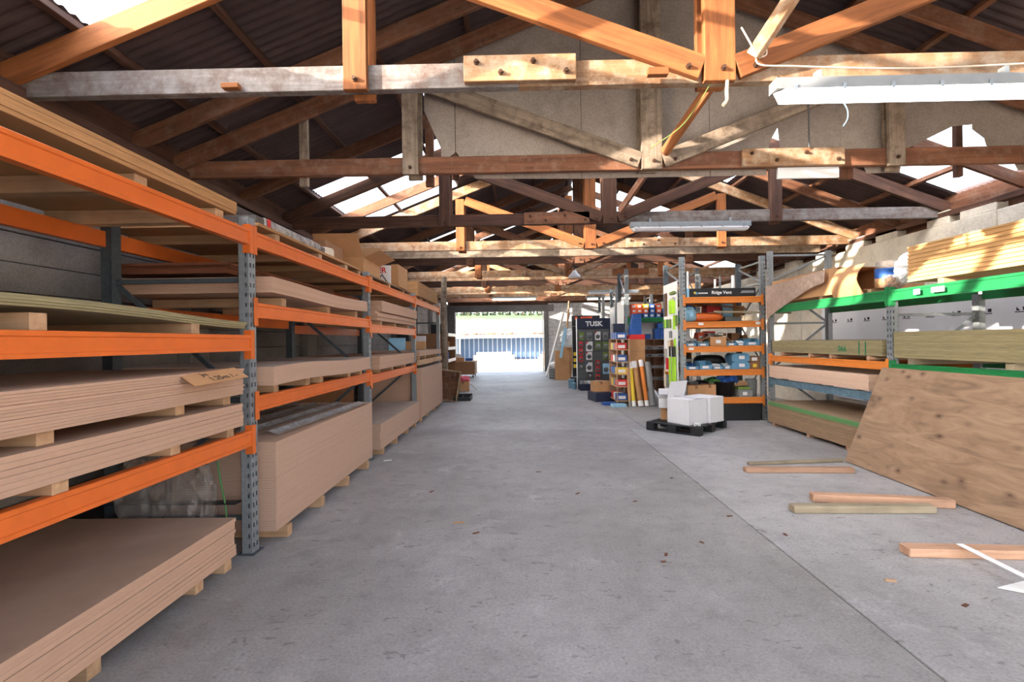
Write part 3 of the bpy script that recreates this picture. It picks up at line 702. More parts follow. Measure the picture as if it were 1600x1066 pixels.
# ------------------------------------------------------------------ right rack
RXF, RXB = 4.41, 5.5
RFY = [3.1, 5.9, 8.72]
rr_ = thing('pallet_rack', 'green and orange pallet rack along the right wall', 'pallet rack', (4.95, 5.9, 0))
for i, y in enumerate(RFY):
    hh = 3.02 if i == 2 else 1.98
    upright(rr_, RXF, y, hh, -1); upright(rr_, RXB, y, hh, 1, M['galv'], detail=False)
    frame_braces(rr_, RXF+.08, RXB-.08, y, [.2, .95, 1.75] + ([2.5, 2.95] if i == 2 else []), M['galv'])
def rbay(i, specs):
    a, b_ = RFY[i]+.045, RFY[i+1]-.045
    for (zt, mat, h_) in specs:
        beam_y(rr_, RXF-.012, a, b_, zt, M[mat], -1, h_)
        beam_y(rr_, RXB+.012, a, b_, zt, M[mat], 1, h_, conn=False)
rbay(0, [(2.045, 'green', .13), (1.175, 'green', .06)])
rbay(1, [(2.05, 'green', .13), (1.19, 'orange_lt', .1), (.79, 'blue_steel', .1)])
# labels on the near green beam
bl_ = [b for b in rr_.children if b.name.startswith('beam')]
piece('price_label', (.002, .16, .055), (RXF-.0575, 5.15, 1.952), M['white_card'], rr_)
piece('price_label', (.002, .09, .06), (RXF-.0575, 5.42, 1.95), M['light_blue'], rr_)
bearers('bearer under the ribbed insulation boards on the near green beam', 'bearers under the insulation boards', 4.43, 5.5, [3.5, 4.3, 5.2], 2.045, .06, M['pine'])
stack('insulation_board', 'thin sunlit tan board in the ribbed stack above the near green beam', 'ribbed stack of tan boards', 4.41, 5.6, 3.2, 5.62, 2.106, 19, .0196, M['insulation'], jit=.002, gap=.0014, alt=.012)
bearers('bearer under the greenish plywood stack on the low green beam', 'bearers on the low green beam', 4.43, 5.5, [3.5, 4.5, 5.6], 1.175, .07, M['pine_green'], .09)
stack('plywood_sheet', 'greenish treated plywood sheet on the low green beam of the right rack', 'greenish plywood on the low green beam', 4.40, 5.6, 3.35, 5.82, 1.246, 17, .0172, M['treated_ply'], 'plywood', jit=.003)
for y in (6.25, 7.0, 7.5, 8.3):
    m = MB(); m.tube([(4.40, y, 1.222), (5.5, y, 1.222)], .031, 10)
    tag(m.build('round_bearer', M['pine_red']), 'round pine pole under the stencilled plywood on the light orange beam', 'bearer', 'round poles under the stencilled plywood')
stack('plywood_sheet', 'greenish plywood sheet in the stencilled stack on the light orange beam', 'stencilled plywood stack', 4.41, 5.6, 6.02, 8.62, 1.254, 11, .0172, M['treated_ply'], 'plywood', jit=.002)
rotT = lambda y, z: Matrix.Translation((4.4045, y, z)) @ Matrix.Rotation(-math.pi/2, 4, 'Z') @ Matrix.Rotation(math.pi/2, 4, 'X')
st_ = thing('stencil_mark', 'green stencilled marks on the edge of the plywood stack', 'stencil', (4.404, 6.6, 1.3))
text('stencil_text', '066', .11, rotT(6.75, 1.30), M['green_ink'], st_, .0006, .002)
for y in (6.42, 6.30): piece('stencil_stroke', (.0012, .02, .17), (4.4045, y, 1.265), M['green_ink'], st_)
bearers('bearer under the pinkish plywood on the blue beam', 'bearers on the blue beam', 4.45, 5.5, [6.5, 7.4, 8.4], .79, .022, M['pine'])
stack('plywood_sheet', 'pinkish pine plywood sheet on the blue beam of the right rack', 'pinkish plywood on the blue beam', 4.38, 5.58, 6.22, 8.66, .813, 11, .0178, M['pink_ply'], 'plywood', packs=3, pj=.006)
bearers('reddish block under the floor stack of the right rack', 'blocks under the right floor stack', 4.30, 5.4, [6.5, 7.4, 8.4], 0, .06, M['pine_red'], .08)
stack('plywood_sheet', 'brown plywood sheet in the floor stack of the right rack', 'brown plywood in the right floor stack', 4.27, 5.47, 6.12, 8.5, .061, 16, .0172, M['brown_ply'], 'plywood', jit=.004)
stack('green_edged_sheet', 'green-edged plywood sheet on top of the right floor stack', 'green-edged sheets on the right floor stack', 4.27, 5.47, 6.12, 8.5, .347, 4, .0165, M['green_edge_ply'], 'plywood', jit=.004)
# two plywood sheets leaning on the right rack
m_, nt, b = newmat('knotty_plywood')
v = coords(nt, (1, 1, 1), rnd=False); vd = coords(nt, (1.0, 4.5, 1), rnd=False)
n1 = noise(nt, vd, 1.6, 7, 0.6, 1.6); n2 = noise(nt, v, 1.1, 4, 0.6)
c = ramp(nt, n1, [(0.28, srgb(112,88,68)), (0.5, srgb(146,118,94)), (0.75, srgb(168,140,114))])
c = mix(nt, c, srgb(106,78,58), ramp(nt, n2, [(0.5, 0), (0.75, 0.7)]))
vo = nt.nodes.new('ShaderNodeTexVoronoi'); vo.inputs['Scale'].default_value = 5.2; vo.inputs['Randomness'].default_value = 0.9
vk = coords(nt, (0.8, 1.35, 1), rnd=False); nt.links.new(vk, vo.inputs['Vector'])
c = mix(nt, c, srgb(72,46,32), ramp(nt, vo.outputs['Distance'], [(0.05, 0.9), (0.13, 0.4), (0.30, 0.0)]))
nt.links.new(c, b.inputs['Base Color']); b.inputs['Roughness'].default_value = 0.7; bump(nt, b, n1, 0.15, 0.003); M['knotty'] = m_
lean = math.atan2(.44, 1.1)
for k, (dx, ll) in enumerate(((0.0, 'front knotty plywood sheet leaning against the right rack'), (.024, 'rear plywood sheet leaning behind the knotty one'))):
    # local x along the sheet (world -y), local y up the slope
    O = V((3.90+dx*1.15, 5.93-k*.03, .004)); ydir = V((math.sin(lean), 0, math.cos(lean))); xdir = V((-.034, -1, 0)).normalized(); zdir = xdir.cross(ydir).normalized(); ydir = zdir.cross(xdir)
    m = MB(); m.box((0, 0, 0), (2.44, 1.2, .019)) if zdir.x < 0 else m.box((0,0,-.019), (2.44,1.2,0))
    Mx = Matrix(((xdir.x,ydir.x,zdir.x,O.x),(xdir.y,ydir.y,zdir.y,O.y),(xdir.z,ydir.z,zdir.z,O.z),(0,0,0,1)))
    tag(link_mesh('leaning_plywood', m.mesh('leaning_plywood', M['knotty']), Mx), ll, 'plywood', 'plywood leaning on the right rack')
# timbers on the floor
def timber(p0, p1, wd, ht, mat, label):
    return tag(bar('floor_timber', (p0[0], p0[1], ht/2+.001), (p1[0], p1[1], ht/2+.001), ht, wd, M[mat], c=.006), label, 'timber', 'loose timbers on the floor')
timber((2.50, 5.52), (3.66, 5.46), .09, .055, 'pine_red', 'reddish timber lying at the foot of the leaning plywood, farthest pair')
timber((2.68, 5.82), (3.85, 5.93), .06, .035, 'pine_green', 'thin greenish batten lying behind the farthest reddish timber')
timber((2.65, 4.52), (3.75, 4.32), .10, .075, 'pine_red', 'rounded reddish timber of the middle pair on the floor')
timber((2.32, 4.25), (3.49, 4.21), .10, .06, 'pine_green', 'square greenish timber lying in front of the rounded one')
timber((2.62, 3.40), (3.95, 3.30), .11, .06, 'pine_red', 'nearest reddish timber crossed by the white strip')
tag(bar('white_strip', (2.96, 3.36, .085), (2.93, 2.55, .075), .006, .045, M['white'], c=.001), 'narrow white plastic strip lying over the nearest timber', 'strip')
tag(MB().prism([(0,0),(.30,.10),(.30,-.2)], (2.80, 2.93, .005), (1,0,0), (0,1,0), (0,0,.004)).build('white_offcut', M['white']), 'pointed white plastic offcut at the right edge of the floor', 'offcut')
tag(piece('paper_scrap', (.10, .06, .002), (-1.70, 6.22, .001), M['white_card'], rz=.3), 'small white paper scrap on the floor by the left rack', 'paper')
tag(piece('wood_chip', (.06, .02, .008), (2.25, 3.03, .001), M['pine'], rz=-.2), 'tiny wood chip on the floor in front of the nearest timber', 'wood chip')
tag(piece('wood_chip', (.09, .022, .008), (-.52, 4.05, .001), M['pine'], rz=.1), 'small wood sliver in the middle of the aisle floor', 'wood chip')
# ------------------------------------------------------------------ cross racks with hardware
def upright_x(parent, x, y, hgt, mat=None, wx=0.09, wy=0.075, detail=True):   # face looks to -y
    m = MB(); x0, x1 = x-wx/2, x+wx/2; mat = mat or M['galv']
    if detail:
        perf(m, (x0, y, 0), (1,0,0), (0,0,1), wx, hgt, [0.022, 0.068], 0.018, 0.036, 0.075)
        perf(m, (x0, y, 0), (0,1,0), (0,0,1), wy, hgt, [0.02], 0.010, 0.03, 0.06)
    else:
        m.add([(x0,y,0),(x1,y,0),(x1,y,hgt),(x0,y,hgt)], [(0,1,2,3)]); m.add([(x0,y,0),(x0,y+wy,0),(x0,y+wy,hgt),(x0,y,hgt)], [(0,1,2,3)])
    m.add([(x1,y,0),(x1,y+wy,0),(x1,y+wy,hgt),(x1,y,hgt)], [(0,1,2,3)])
    m.box((x0, y+wy-.003, 0), (x1, y+wy, hgt))  # back plate added to darken the inside of the slots
    u = m.build('upright', mat, parent, fix=False)
    piece('foot_plate', (wx+.05, wy+.05, .006), (x, y+wy/2, 0), M['galv_dark'], u); return u
def beam_x(parent, x0, x1, y, ztop, mat, h=.11, conn=True, back=False):
    sc = h/0.112; s = 1 if back else -1
    m = MB(); m.prism([(p[0], p[1]*sc) for p in BEAM], (x0, y - s*.05, ztop-h), (0, s, 0), (0,0,1), (x1-x0, 0, 0))
    b = m.build('beam', mat, parent)
    if conn:
        for xx, q in ((x0, 1), (x1, -1)):
            c = MB(); c.box((min(xx-q*.045, xx), y-.004, ztop-h-.05), (max(xx-q*.045, xx), y+.003, ztop+.04)); c.build('connector', mat, b)
    return b
def cross_rack(label, x0, x1, y0, y1, hgt, levels, mat, detail=True):
    t = thing('shelving_rack', label, 'shelving rack', ((x0+x1)/2, (y0+y1)/2, 0))
    for x in (x0, x1):
        upright_x(t, x, y0, hgt, detail=detail); upright_x(t, x, y1-.075, hgt, M['galv_dark'], detail=False)
        zs = [.2, 1.0, 1.8, 2.5, hgt-.1]
        for i, z in enumerate(zs):
            bar('brace', (x, y0+.08, z), (x, y1-.08, z), .03, .02, M['galv'], t, c=.002)
            if i < 4:
                a, b_ = (y0+.08, y1-.08) if i % 2 else (y1-.08, y0+.08)
                bar('brace', (x, a, z+.03), (x, b_, zs[i+1]-.03), .03, .02, M['galv'], t, c=.002)
    for zt in levels:
        beam_x(t, x0+.045, x1-.045, y0-.012, zt, mat); beam_x(t, x0+.045, x1-.045, y1+.012, zt, mat, conn=False, back=True)
        piece('shelf_deck', (x1-x0-.09, y1-y0-.13, .018), ((x0+x1)/2, (y0+y1)/2, zt-.021), M['brown_ply'], t)
    return t
AX0, AX1, AY0, AY1 = 3.0, 4.46, 9.0, 10.05
LV = [2.26, 1.81, 1.36, .93, .42]
ra = cross_rack('orange-beamed hardware rack facing the aisle beside the right rack', AX0, AX1, AY0, AY1, 3.0, LV, M['orange_lt'])
for (x, z) in ((3.3, 1.745), (4.33, 1.745), (3.12, 1.295)): piece('shelf_label', (.09, .002, .045), (x, AY0-.065, z), M['white_card'], ra)

def carton(label, size, loc, mat='card', rz=0.0, group=None, tape=True, name='carton', sticker=None, cat='box'):
    t = thing(name, label, cat, loc, group, rotz=rz); Mx = WM[t.name]
    sx, sy, sz = size
    o = link_mesh('body', cbox_mesh(sx, sy, sz, .004, M[mat]), Mx, t)
    if tape:
        m = MB(); m.box((-.025, -sy/2-.0012, sz*.72), (.025, sy/2+.0012, sz+.0012)); link_mesh('tape', m.mesh('tape', M['card_dark'] if mat == 'card' else M['card']), Mx, t)
    if sticker:
        u, z, w_, h_, mm = sticker
        m = MB(); m.box((u-w_/2, -sy/2-.0022, z), (u+w_/2, -sy/2-.0014, z+h_)); link_mesh('sticker', m.mesh('sticker', M[mm]), Mx, t)
    return t
def open_carton(label, size, loc, mat, rz=0.0, flaps=((0, .6), (1, .5), (2, -.3), (3, .9)), fl=.5, name='open_carton', group=None):
    """flaps: (side, tilt) side 0:-y 1:+x 2:+y 3:-x, tilt from vertical outwards"""
    t = thing(name, label, 'box', loc, group, rotz=rz); Mx = WM[t.name]; sx, sy, sz = size; th = .006
    m = MB(); m.box((-sx/2,-sy/2,0), (sx/2,sy/2,th)); m.box((-sx/2,-sy/2,0), (sx/2,-sy/2+th,sz)); m.box((-sx/2,sy/2-th,0), (sx/2,sy/2,sz)); m.box((-sx/2,-sy/2,0), (-sx/2+th,sy/2,sz)); m.box((sx/2-th,-sy/2,0), (sx/2,sy/2,sz))
    link_mesh('body', m.mesh('body', M[mat]), Mx, t)
    for side, tilt in flaps:
        L = (sx if side in (0, 2) else sy) - .01; H = fl*(sy if side in (0, 2) else sx)
        f = MB(); f.box((-L/2, -.002, 0), (L/2, .002, H))
        R = Matrix.Rotation([0, math.pi/2, math.pi, -math.pi/2][side], 4, 'Z')
        off = sy/2 if side in (0, 2) else sx/2
        link_mesh('flap', f.mesh('flap', M[mat]), Mx @ R @ Matrix.Translation((0, -off+.002, sz)) @ Matrix.Rotation(tilt, 4, 'X'), t)
    return t
def clutter(name, mat, cx, cy, cz, rx, ry, rz_, n, s, parent, thin=.25):
    m = MB()
    for i in range(n):
        p = V((cx+random.uniform(-rx, rx), cy+random.uniform(-ry, ry), cz+random.uniform(0, rz_)))
        R = Matrix.Translation(p) @ Matrix.Rotation(random.uniform(0, 6.3), 4, 'Z') @ Matrix.Rotation(random.uniform(-.8, .8), 4, 'X')
        m.obox(R, s*random.uniform(.6, 1.6), s*thin*1.5, s*thin)
    o = m.build(name, M[mat], parent); o['kind'] = 'stuff'; return o
def parts_bin(label, x, y, z, w_, d, h_, mat='bin_blue', fill='metal_bits', group='parts bins on the hardware rack', n=40):
    t = thing('parts_bin', label, 'storage bin', (x, y, z), group)
    m = MB(); th = .004
    side = [(-d/2, 0), (d/2, 0), (d/2, h_), (-d/2+d*.25, h_), (-d/2-.0, h_*.55)]
    for xs in (x-w_/2, x+w_/2-th):
        m.prism(side, (xs, y, z), (0,1,0), (0,0,1), (th,0,0))
    m.box((x-w_/2, y-d/2, z), (x+w_/2, y+d/2, z+th)); m.box((x-w_/2, y-d/2, z), (x+w_/2, y-d/2+th, z+h_*.55)); m.box((x-w_/2, y+d/2-th, z), (x+w_/2, y+d/2, z+h_))
    m.build('bin_body', M[mat], t)
    MB().box((x-w_*.28, y-d/2-.002, z+h_*.14), (x+w_*.22, y-d/2-.0005, z+h_*.44)).build('bin_label', M['white_card'], t)
    if fill: clutter('fittings', fill, x, y+.01, z+h_*.4, w_*.36, d*.36, h_*.55, n, .05, t)
    return t
yF = AY0 + .02
# top level: long black box with its print
Z0 = LV[0]+.001
t = thing('ridge_vent_box', 'long black box printed Ridge Vent on the top orange beam', 'box', (3.72, 9.17, Z0))
bx = piece('box_body', (1.20, .28, .16), (3.74, 9.17, Z0), M['black'], t, c=.003)
piece('end_cap', (.045, .284, .162), (3.108, 9.17, Z0), M['light_blue'], t, c=.003)
text('print', 'Ridge Vent', .083, face_cam(3.72, 9.028, Z0+.055), M['white'], t, .0008, .0012)
text('print', 'ooooooo', .045, face_cam(3.38, 9.028, Z0+.062), M['white'], t, .0006, .002)
piece('logo', (.03, .002, .04), (3.23, 9.0285, Z0+.06), M['yellow'], t); piece('logo', (.03, .002, .04), (3.262, 9.0285, Z0+.052), M['bin_blue'], t)
MB().prism([(0,0),(.25,.0),(.25,.045),(.03,.045)], (4.06, 9.0292, Z0+.065), (1,0,0), (0,0,1), (0,-.0015,0)).build('print_panel', M['grey'], t)
m = MB(); m.tube([(4.36, 9.3, Z0+.1), (4.52, 9.9, Z0+.1)], .09, 14); 
for i, (x, y, h_, mm) in enumerate(((3.36, 9.8, .58, 'white'), (3.62, 9.85, .5, 'grey'), (3.9, 9.8, .42, 'white'), (4.02, 9.85, .48, 'grey'), (4.3, 9.9, .5, 'white'))):
    m = MB(); m.tube([(x, y, Z0), (x+.01, y, Z0+h_)], .022 if i != 4 else .035, 10)
    tag(m.build('pipe_offcut', M[mm]), ['leftmost white pipe standing behind the long black box', 'grey pipe standing behind the letters of the black box', 'short white pipe behind the right half of the black box', 'grey pipe beside the short white one on the top shelf', 'thick white pipe at the right end of the top shelf'][i], 'pipe', 'pipes standing on the top shelf')
tag(MB().prism([(0,0),(1.2,.0),(1.2,.09),(0,.05)], (3.3, 9.5, Z0), (1,0,0), (0,0,1), (0,.25,0)).build('white_trim_pack', M['white']), 'flat white trim pack lying behind the long black box', 'trim pack')
# level 2
z = LV[1]
def soft(name, label, cat, cx, cy, cz, sx, sy, sz, mat, rz=0.0, amp=.12, seed=1, group=None, rough=3.0, crumple=0.0):
    rnd = random.Random(seed); ph = [rnd.uniform(0, 6.3) for _ in range(12)]
    m = MB(); n, k = (30, 16) if crumple else (18, 9); rows = []
    for i in range(k+1):
        th = math.pi*i/k; row = []
        for j in range(n+1):
            a = 2*math.pi*(j % n)/n
            e = lambda q: math.copysign(abs(q)**.6, q)
            rr = 1 + amp*(math.sin(rough*a+ph[0]+th*2) + .6*math.sin(2*rough*a+ph[1]-th*3)) * math.sin(th)
            zz = (1-math.cos(th))/2
            row.append(V((cx,cy,cz)) + Matrix.Rotation(rz, 3, 'Z') @ V((sx/2*e(math.cos(a))*math.sin(th)**.5*rr, sy/2*e(math.sin(a))*math.sin(th)**.5*rr, sz*zz*(1+amp*.6*math.sin(rough*a+ph[2])))))
        if crumple and 0 < i < k:
            row = [p + V((rnd.uniform(-1,1), rnd.uniform(-1,1), rnd.uniform(-1,1)))*crumple for p in row[:-1]]; row.append(row[0].copy())
        rows.append(row)
    m.grid(rows, not crumple); o = m.build(name, M[mat]); return tag(o, label, cat, group)
soft('tool_bag', 'bright orange tool bag on the second shelf of the hardware rack', 'bag', 3.5, 9.25, z, .62, .34, .17, 'orange', 0, .05, 3)
carton('flat dark case beside the orange bag', (.42, .3, .09), (4.03, 9.3, z), 'grey_dk', .05, tape=False, name='tool_case', cat='case')
soft('rag_bundle', 'blue and white cloth bundle at the left end of the second shelf', 'cloth', 3.17, 9.22, z, .22, .3, .26, 'light_blue', .3, .2, 5)
soft('rag_bundle', 'dark blue cloth on the orange tool bag', 'cloth', 3.24, 9.5, z+.1, .26, .25, .22, 'blue', .3, .2, 6)
m = MB()
for i in range(5): m.tube([V((4.24+.11*math.cos(a*.5), 9.16+.09*math.sin(a*.5), z+.02+.02*i)) for a in range(13)], .014, 6)
tag(m.build('rope_coil', M['rope']), 'coil of cream rope on the second shelf', 'rope')
tag(bar('batten', (3.60, 9.10, z+.185), (4.98, 9.04, z+.14), .035, .05, M['pine_green']), 'pale batten lying across the rope and past the post', 'batten')
tag(bar('batten', (3.25, 9.45, z+.38), (4.20, 9.12, z+.235), .03, .045, M['wood_brown']), 'dark slanting batten on the second shelf', 'batten')
carton('red and white printed box at the back of the second shelf', (.3, .3, .34), (3.82, 9.75, z), 'red', 0, tape=False, sticker=(0, .12, .26, .08, 'white_card'))
carton('white and blue box at the back of the second shelf', (.24, .3, .36), (4.05, 9.75, z), 'light_blue', 0, tape=False)
carton('yellow-brown box at the back right of the second shelf', (.2, .3, .32), (4.29, 9.75, z), 'particle', 0, tape=False)
# level 3
z = LV[2]
parts_bin('blue bin of fittings at the left end of the third shelf', 3.16, 9.2, z, .19, .3, .10)
parts_bin('second blue bin of fittings on the third shelf', 3.38, 9.2, z, .20, .3, .10)
t = open_carton('open cardboard box heaped with metal brackets on the third shelf', (.30, .28, .17), (3.66, 9.2, z), 'card', 0, flaps=((3, 1.9), (1, 2.3)))
clutter('brackets', 'metal_bits', 3.65, 9.2, z+.12, .14, .12, .12, 70, .07, t, .18)
piece('sticker', (.09, .002, .06), (3.66, 9.058, z+.05), M['white_card'], t)
parts_bin('blue bin of fittings right of the bracket box', 3.9, 9.2, z, .17, .3, .10)
parts_bin('blue bin overflowing with white fittings on the third shelf', 4.06, 9.18, z, .14, .3, .09, fill='white')
parts_bin('empty pale blue bin near the right post on the third shelf', 4.27, 9.2, z, .26, .34, .13, fill=None)
for i, (x, w_, h_, mm, ll) in enumerate(((3.1, .1, .2, 'blue', 'blue pack at the back left of the third shelf'), (3.25, .1, .18, 'white_card', 'white pack at the back of the third shelf'), (3.37, .12, .14, 'white_card', 'squat white pack at the back of the third shelf'), (3.52, .14, .26, 'red_orange', 'orange box at the back of the third shelf'), (3.7, .18, .28, 'red', 'red and white box at the back of the third shelf'), (3.92, .16, .24, 'card_dark', 'dark brown carton at the back of the third shelf'), (4.18, .16, .24, 'card_dark', 'dark brown carton behind the empty pale bin'), (4.36, .1, .2, 'card_dark', 'brown carton beside the right post of the third shelf'))):
    carton(ll, (w_, .2, h_), (x, 9.62, z), mm, tape=False, sticker=(0, h_*.5, w_*.6, h_*.25, 'white_card') if mm in ('red', 'blue', 'red_orange') else None)
# level 4
z = LV[3]
parts_bin('low blue bin at the left end of the fourth shelf', 3.18, 9.2, z, .23, .3, .11, fill='blue', n=14)
parts_bin('tall blue bin second on the fourth shelf', 3.42, 9.2, z, .23, .32, .15, fill=None)
parts_bin('blue bin heaped with white clips on the fourth shelf', 3.64, 9.2, z, .19, .3, .10, fill='white')
parts_bin('blue bin of white clips beside the stacked bins', 3.82, 9.2, z, .15, .3, .10, fill='white')
for k, ll in enumerate(('lower of two stacked blue bins on the fourth shelf', 'upper of two stacked blue bins on the fourth shelf')):
    tt = thing('stacked_bin', ll, 'storage bin', (4.06, 9.2, z+k*.145), 'stacked blue bins')
    m = MB(); m.prism([(-.16,0),(.16,0),(.165,.10),(.12,.143),(-.12,.143),(-.165,.10)], (4.06, 9.05, z+k*.145), (1,0,0), (0,0,1), (0,.3,0)); m.build('bin_body', M['bin_blue'], tt)
    piece('bin_label', (.1, .002, .06), (4.08, 9.0485, z+k*.145+.04), M['white_card'], tt)
carton('small brown box with a yellow label beside the stacked bins', (.2, .24, .12), (4.33, 9.2, z), 'card_dark', sticker=(0, .03, .07, .06, 'yellow'), tape=False)
carton('small brown box on the one with the yellow label', (.19, .24, .11), (4.325, 9.2, z+.121), 'card_dark', sticker=(0, .03, .1, .06, 'white_card'), tape=False)
t = thing('bin_cabinet', 'small grey pigeonhole bin unit behind the left end of the fourth shelf', 'storage unit', (3.2, 9.7, z))
m = MB(); m.box((3.06, 9.55, z), (3.34, 9.56+.3, z+.02)); m.box((3.06, 9.85, z), (3.34, 9.86, z+.34)); 
for x in (3.06, 3.19, 3.33): m.box((x, 9.55, z), (x+.01, 9.85, z+.34))
m.build('cabinet_body', M['card_dark'], t); piece('bin_lip', (.28, .01, .06), (3.2, 9.545, z+.12), M['grey'], t)
soft('dark_bag', 'dark plastic bag at the back of the fourth shelf', 'bag', 3.75, 9.72, z, .6, .34, .24, 'black', 0, .08, 8)
# level 5
z = LV[4]
carton('cardboard carton at the left end of the lowest shelf', (.34, .3, .22), (3.23, 9.2, z), 'card', .1)
carton('smaller cardboard carton next to the black tub', (.22, .3, .23), (3.52, 9.22, z), 'card', -.15)
t = thing('black_tub', 'round black tub on the lowest shelf', 'tub', (3.83, 9.25, z))
MB().lathe([(0,.0),(.165,.0),(.185,.26),(.20,.262),(.20,.275),(.178,.272),(.16,.02),(0,.02)], (3.83, 9.25, z), 22).build('tub_body', M['black'], t)
soft('blue_bag', 'crumpled blue plastic bag heaped in the black tub', 'bag', 3.88, 9.22, z+.24, .3, .26, .16, 'blue', .5, .25, 11, crumple=.012)
soft('green_bag', 'crumpled green bag beside the blue one in the black tub', 'bag', 3.66, 9.3, z+.25, .24, .22, .09, 'green_plastic', .2, .25, 12, crumple=.01)
carton('grey crate with a white label on the lowest shelf', (.24, .3, .13), (4.15, 9.2, z), 'grey', tape=False, name='grey_crate', sticker=(-.02, .03, .08, .06, 'white_card'), cat='crate')
carton('lime and grey pack on the grey crate', (.22, .24, .05), (4.13, 9.2, z+.131), 'olive', tape=False)
t = thing('kindling_bundle', 'bundle of wood offcuts above the grey crate', 'offcuts', (4.15, 9.2, z+.182))
for i in range(7): bar('offcut', (3.98+.02*i, 9.12+.02*i, z+.205+.012*i), (4.28+.01*i, 9.2, z+.185+.012*i+.02), .015, .04, M['pine'], t)
t = thing('steel_bucket', 'dented translucent grey bucket beside the right post', 'bucket', (4.33, 9.22, z))
MB().lathe([(0,0),(.095,0),(.105,.30),(.11,.31),(.10,.31),(.088,.01),(0,.01)], (4.32, 9.22, z), 20).build('bucket_body', M['grey'], t)
for i, (x, mm, h_, ll) in enumerate(((3.15, 'blue', .2, 'blue box at the back left of the lowest shelf'), (3.4, 'grey', .24, 'grey box at the back of the lowest shelf'), (3.6, 'navy', .26, 'navy box at the back of the lowest shelf'))):
    carton(ll, (.18, .2, h_), (x, 9.72, z), mm, tape=False)
# floor level: black trough
t = thing('black_trough', 'large rectangular black plastic trough under the hardware rack', 'trough', (4.0, 9.3, 0))
m = MB(); xa, xb, ya, yb = 3.58, 4.38, 8.93, 9.6
O_ = [(xa+.03, ya+.03, .0), (xb-.03, ya+.03, .0), (xb-.03, yb-.03, 0), (xa+.03, yb-.03, 0)]
Tp = [(xa, ya, .30), (xb, ya, .30), (xb, yb, .30), (xa, yb, .30)]; Ti = [(xa+.035, ya+.035, .30), (xb-.035, ya+.035, .30), (xb-.035, yb-.035, .30), (xa+.035, yb-.035, .30)]
Bi = [(xa+.06, ya+.06, .02), (xb-.06, ya+.06, .02), (xb-.06, yb-.06, .02), (xa+.06, yb-.06, .02)]
m.add(O_+Tp+Ti+Bi, [(0,3,2,1)] + [(i, (i+1)%4, 4+(i+1)%4, 4+i) for i in range(4)] + [(4+i, 4+(i+1)%4, 8+(i+1)%4, 8+i) for i in range(4)] + [(8+i, 8+(i+1)%4, 12+(i+1)%4, 12+i) for i in range(4)] + [(12,13,14,15)])
m.build('trough_body', M['black'], t)
m = MB(); m.box((xa-.012, ya-.012, .28), (xb+.012, ya, .305)); m.box((xa-.012, ya, .28), (xa, yb, .305)); m.build('rim', M['black'], t)

# white end panel of the rack with hanging tools
pn = thing('pegboard', 'white perforated end panel of the hardware rack hung with lime tools', 'pegboard', (2.94, 9.55, .3))
piece('panel_board', (.012, .86, 2.28), (2.945, 9.56, .3), M['white'], pn, c=.002)
def hang(name, label, cat, y, z, sy, sz, mat, sx=.03, parts=None):
    t = thing(name, label, cat, (2.938-sx/2, y, z), 'tools hanging on the white end panel')
    piece('body', (sx, sy, sz), (2.937-sx/2, y, z), M[mat], t, c=.004)
    piece('hook', (.02, .012, .012), (2.929, y, z+sz), M['galv'], t)
    return t
for i, (y, ll) in enumerate(((9.22, 'front lime-handled loppers hanging on the white end panel'), (9.34, 'middle lime-handled loppers on the white end panel'), (9.52, 'rear lime-handled loppers on the white end panel'))):
    t = thing('loppers', ll, 'loppers', (2.9, y, .42), 'lime loppers')
    bar('handle', (2.91, y, .42), (2.91, y+.01, 1.16), .05, .028, M['lime'], t, up=(0,1,0)); bar('grip', (2.91, y+.01, 1.162), (2.91, y+.012, 1.36), .042, .028, M['black'], t, up=(0,1,0))
hang('spray_bottle', 'front lime bottle high on the white end panel', 'bottle', 9.28, 1.98, .07, .26, 'lime', .06)
hang('spray_bottle', 'rear lime bottle high on the white end panel', 'bottle', 9.42, 1.98, .07, .26, 'lime', .06)
hang('knife_set', 'dark upright blades at the rear of the white end panel', 'blades', 9.86, 1.95, .05, .45, 'grey_dk')
hang('knife_set', 'brown upright blades near the rear of the white end panel', 'blades', 9.76, 1.95, .05, .45, 'wood_brown')
for i, (y, zz, w_, h_, mm, ll) in enumerate(((9.9, 1.72, .07, .16, 'green_plastic', 'green pack at the rear of the white end panel'), (9.8, 1.72, .07, .16, 'lime', 'lime pack at the rear of the white end panel'), (9.7, 1.72, .07, .16, 'green_plastic', 'green pack in the middle row of the white end panel'), (9.55, 1.72, .12, .16, 'olive', 'olive pack in the middle row of the white end panel'), (9.28, 1.68, .05, .26, 'lime', 'lime cutter hanging near the front of the white panel'), (9.14, 1.74, .05, .2, 'olive', 'olive cutter at the front edge of the white panel'),
        (9.5, 1.52, .12, .13, 'grey', 'grey pack under the olive pack'), (9.62, 1.3, .1, .16, 'rope', 'cream bristled brush pack on the white panel'), (9.42, 1.34, .1, .14, 'particle', 'tan brush pack on the white panel'), (9.25, 1.2, .04, .3, 'lime', 'lime strip above the front loppers'), (9.74, .9, .1, .22, 'red', 'red gloves hanging on the white panel'), (9.84, 1.0, .12, .3, 'metal_bits', 'bunch of metal chains on the white panel'), (9.72, .55, .12, .3, 'grey', 'grey handles low on the white panel'), (9.88, .55, .1, .34, 'rope', 'cream handles low at the rear of the white panel'), (9.74, .8, .2, .06, 'orange_lt', 'orange strip under the red gloves'), (9.35, 2.35, .3, .05, 'olive', 'row of small green clips at the top of the white panel'), (9.35, 2.22, .22, .06, 'metal_bits', 'row of metal clips below the green ones'))):
    hang('tool_pack', ll, 'tool pack', y, zz, w_, h_, mm)

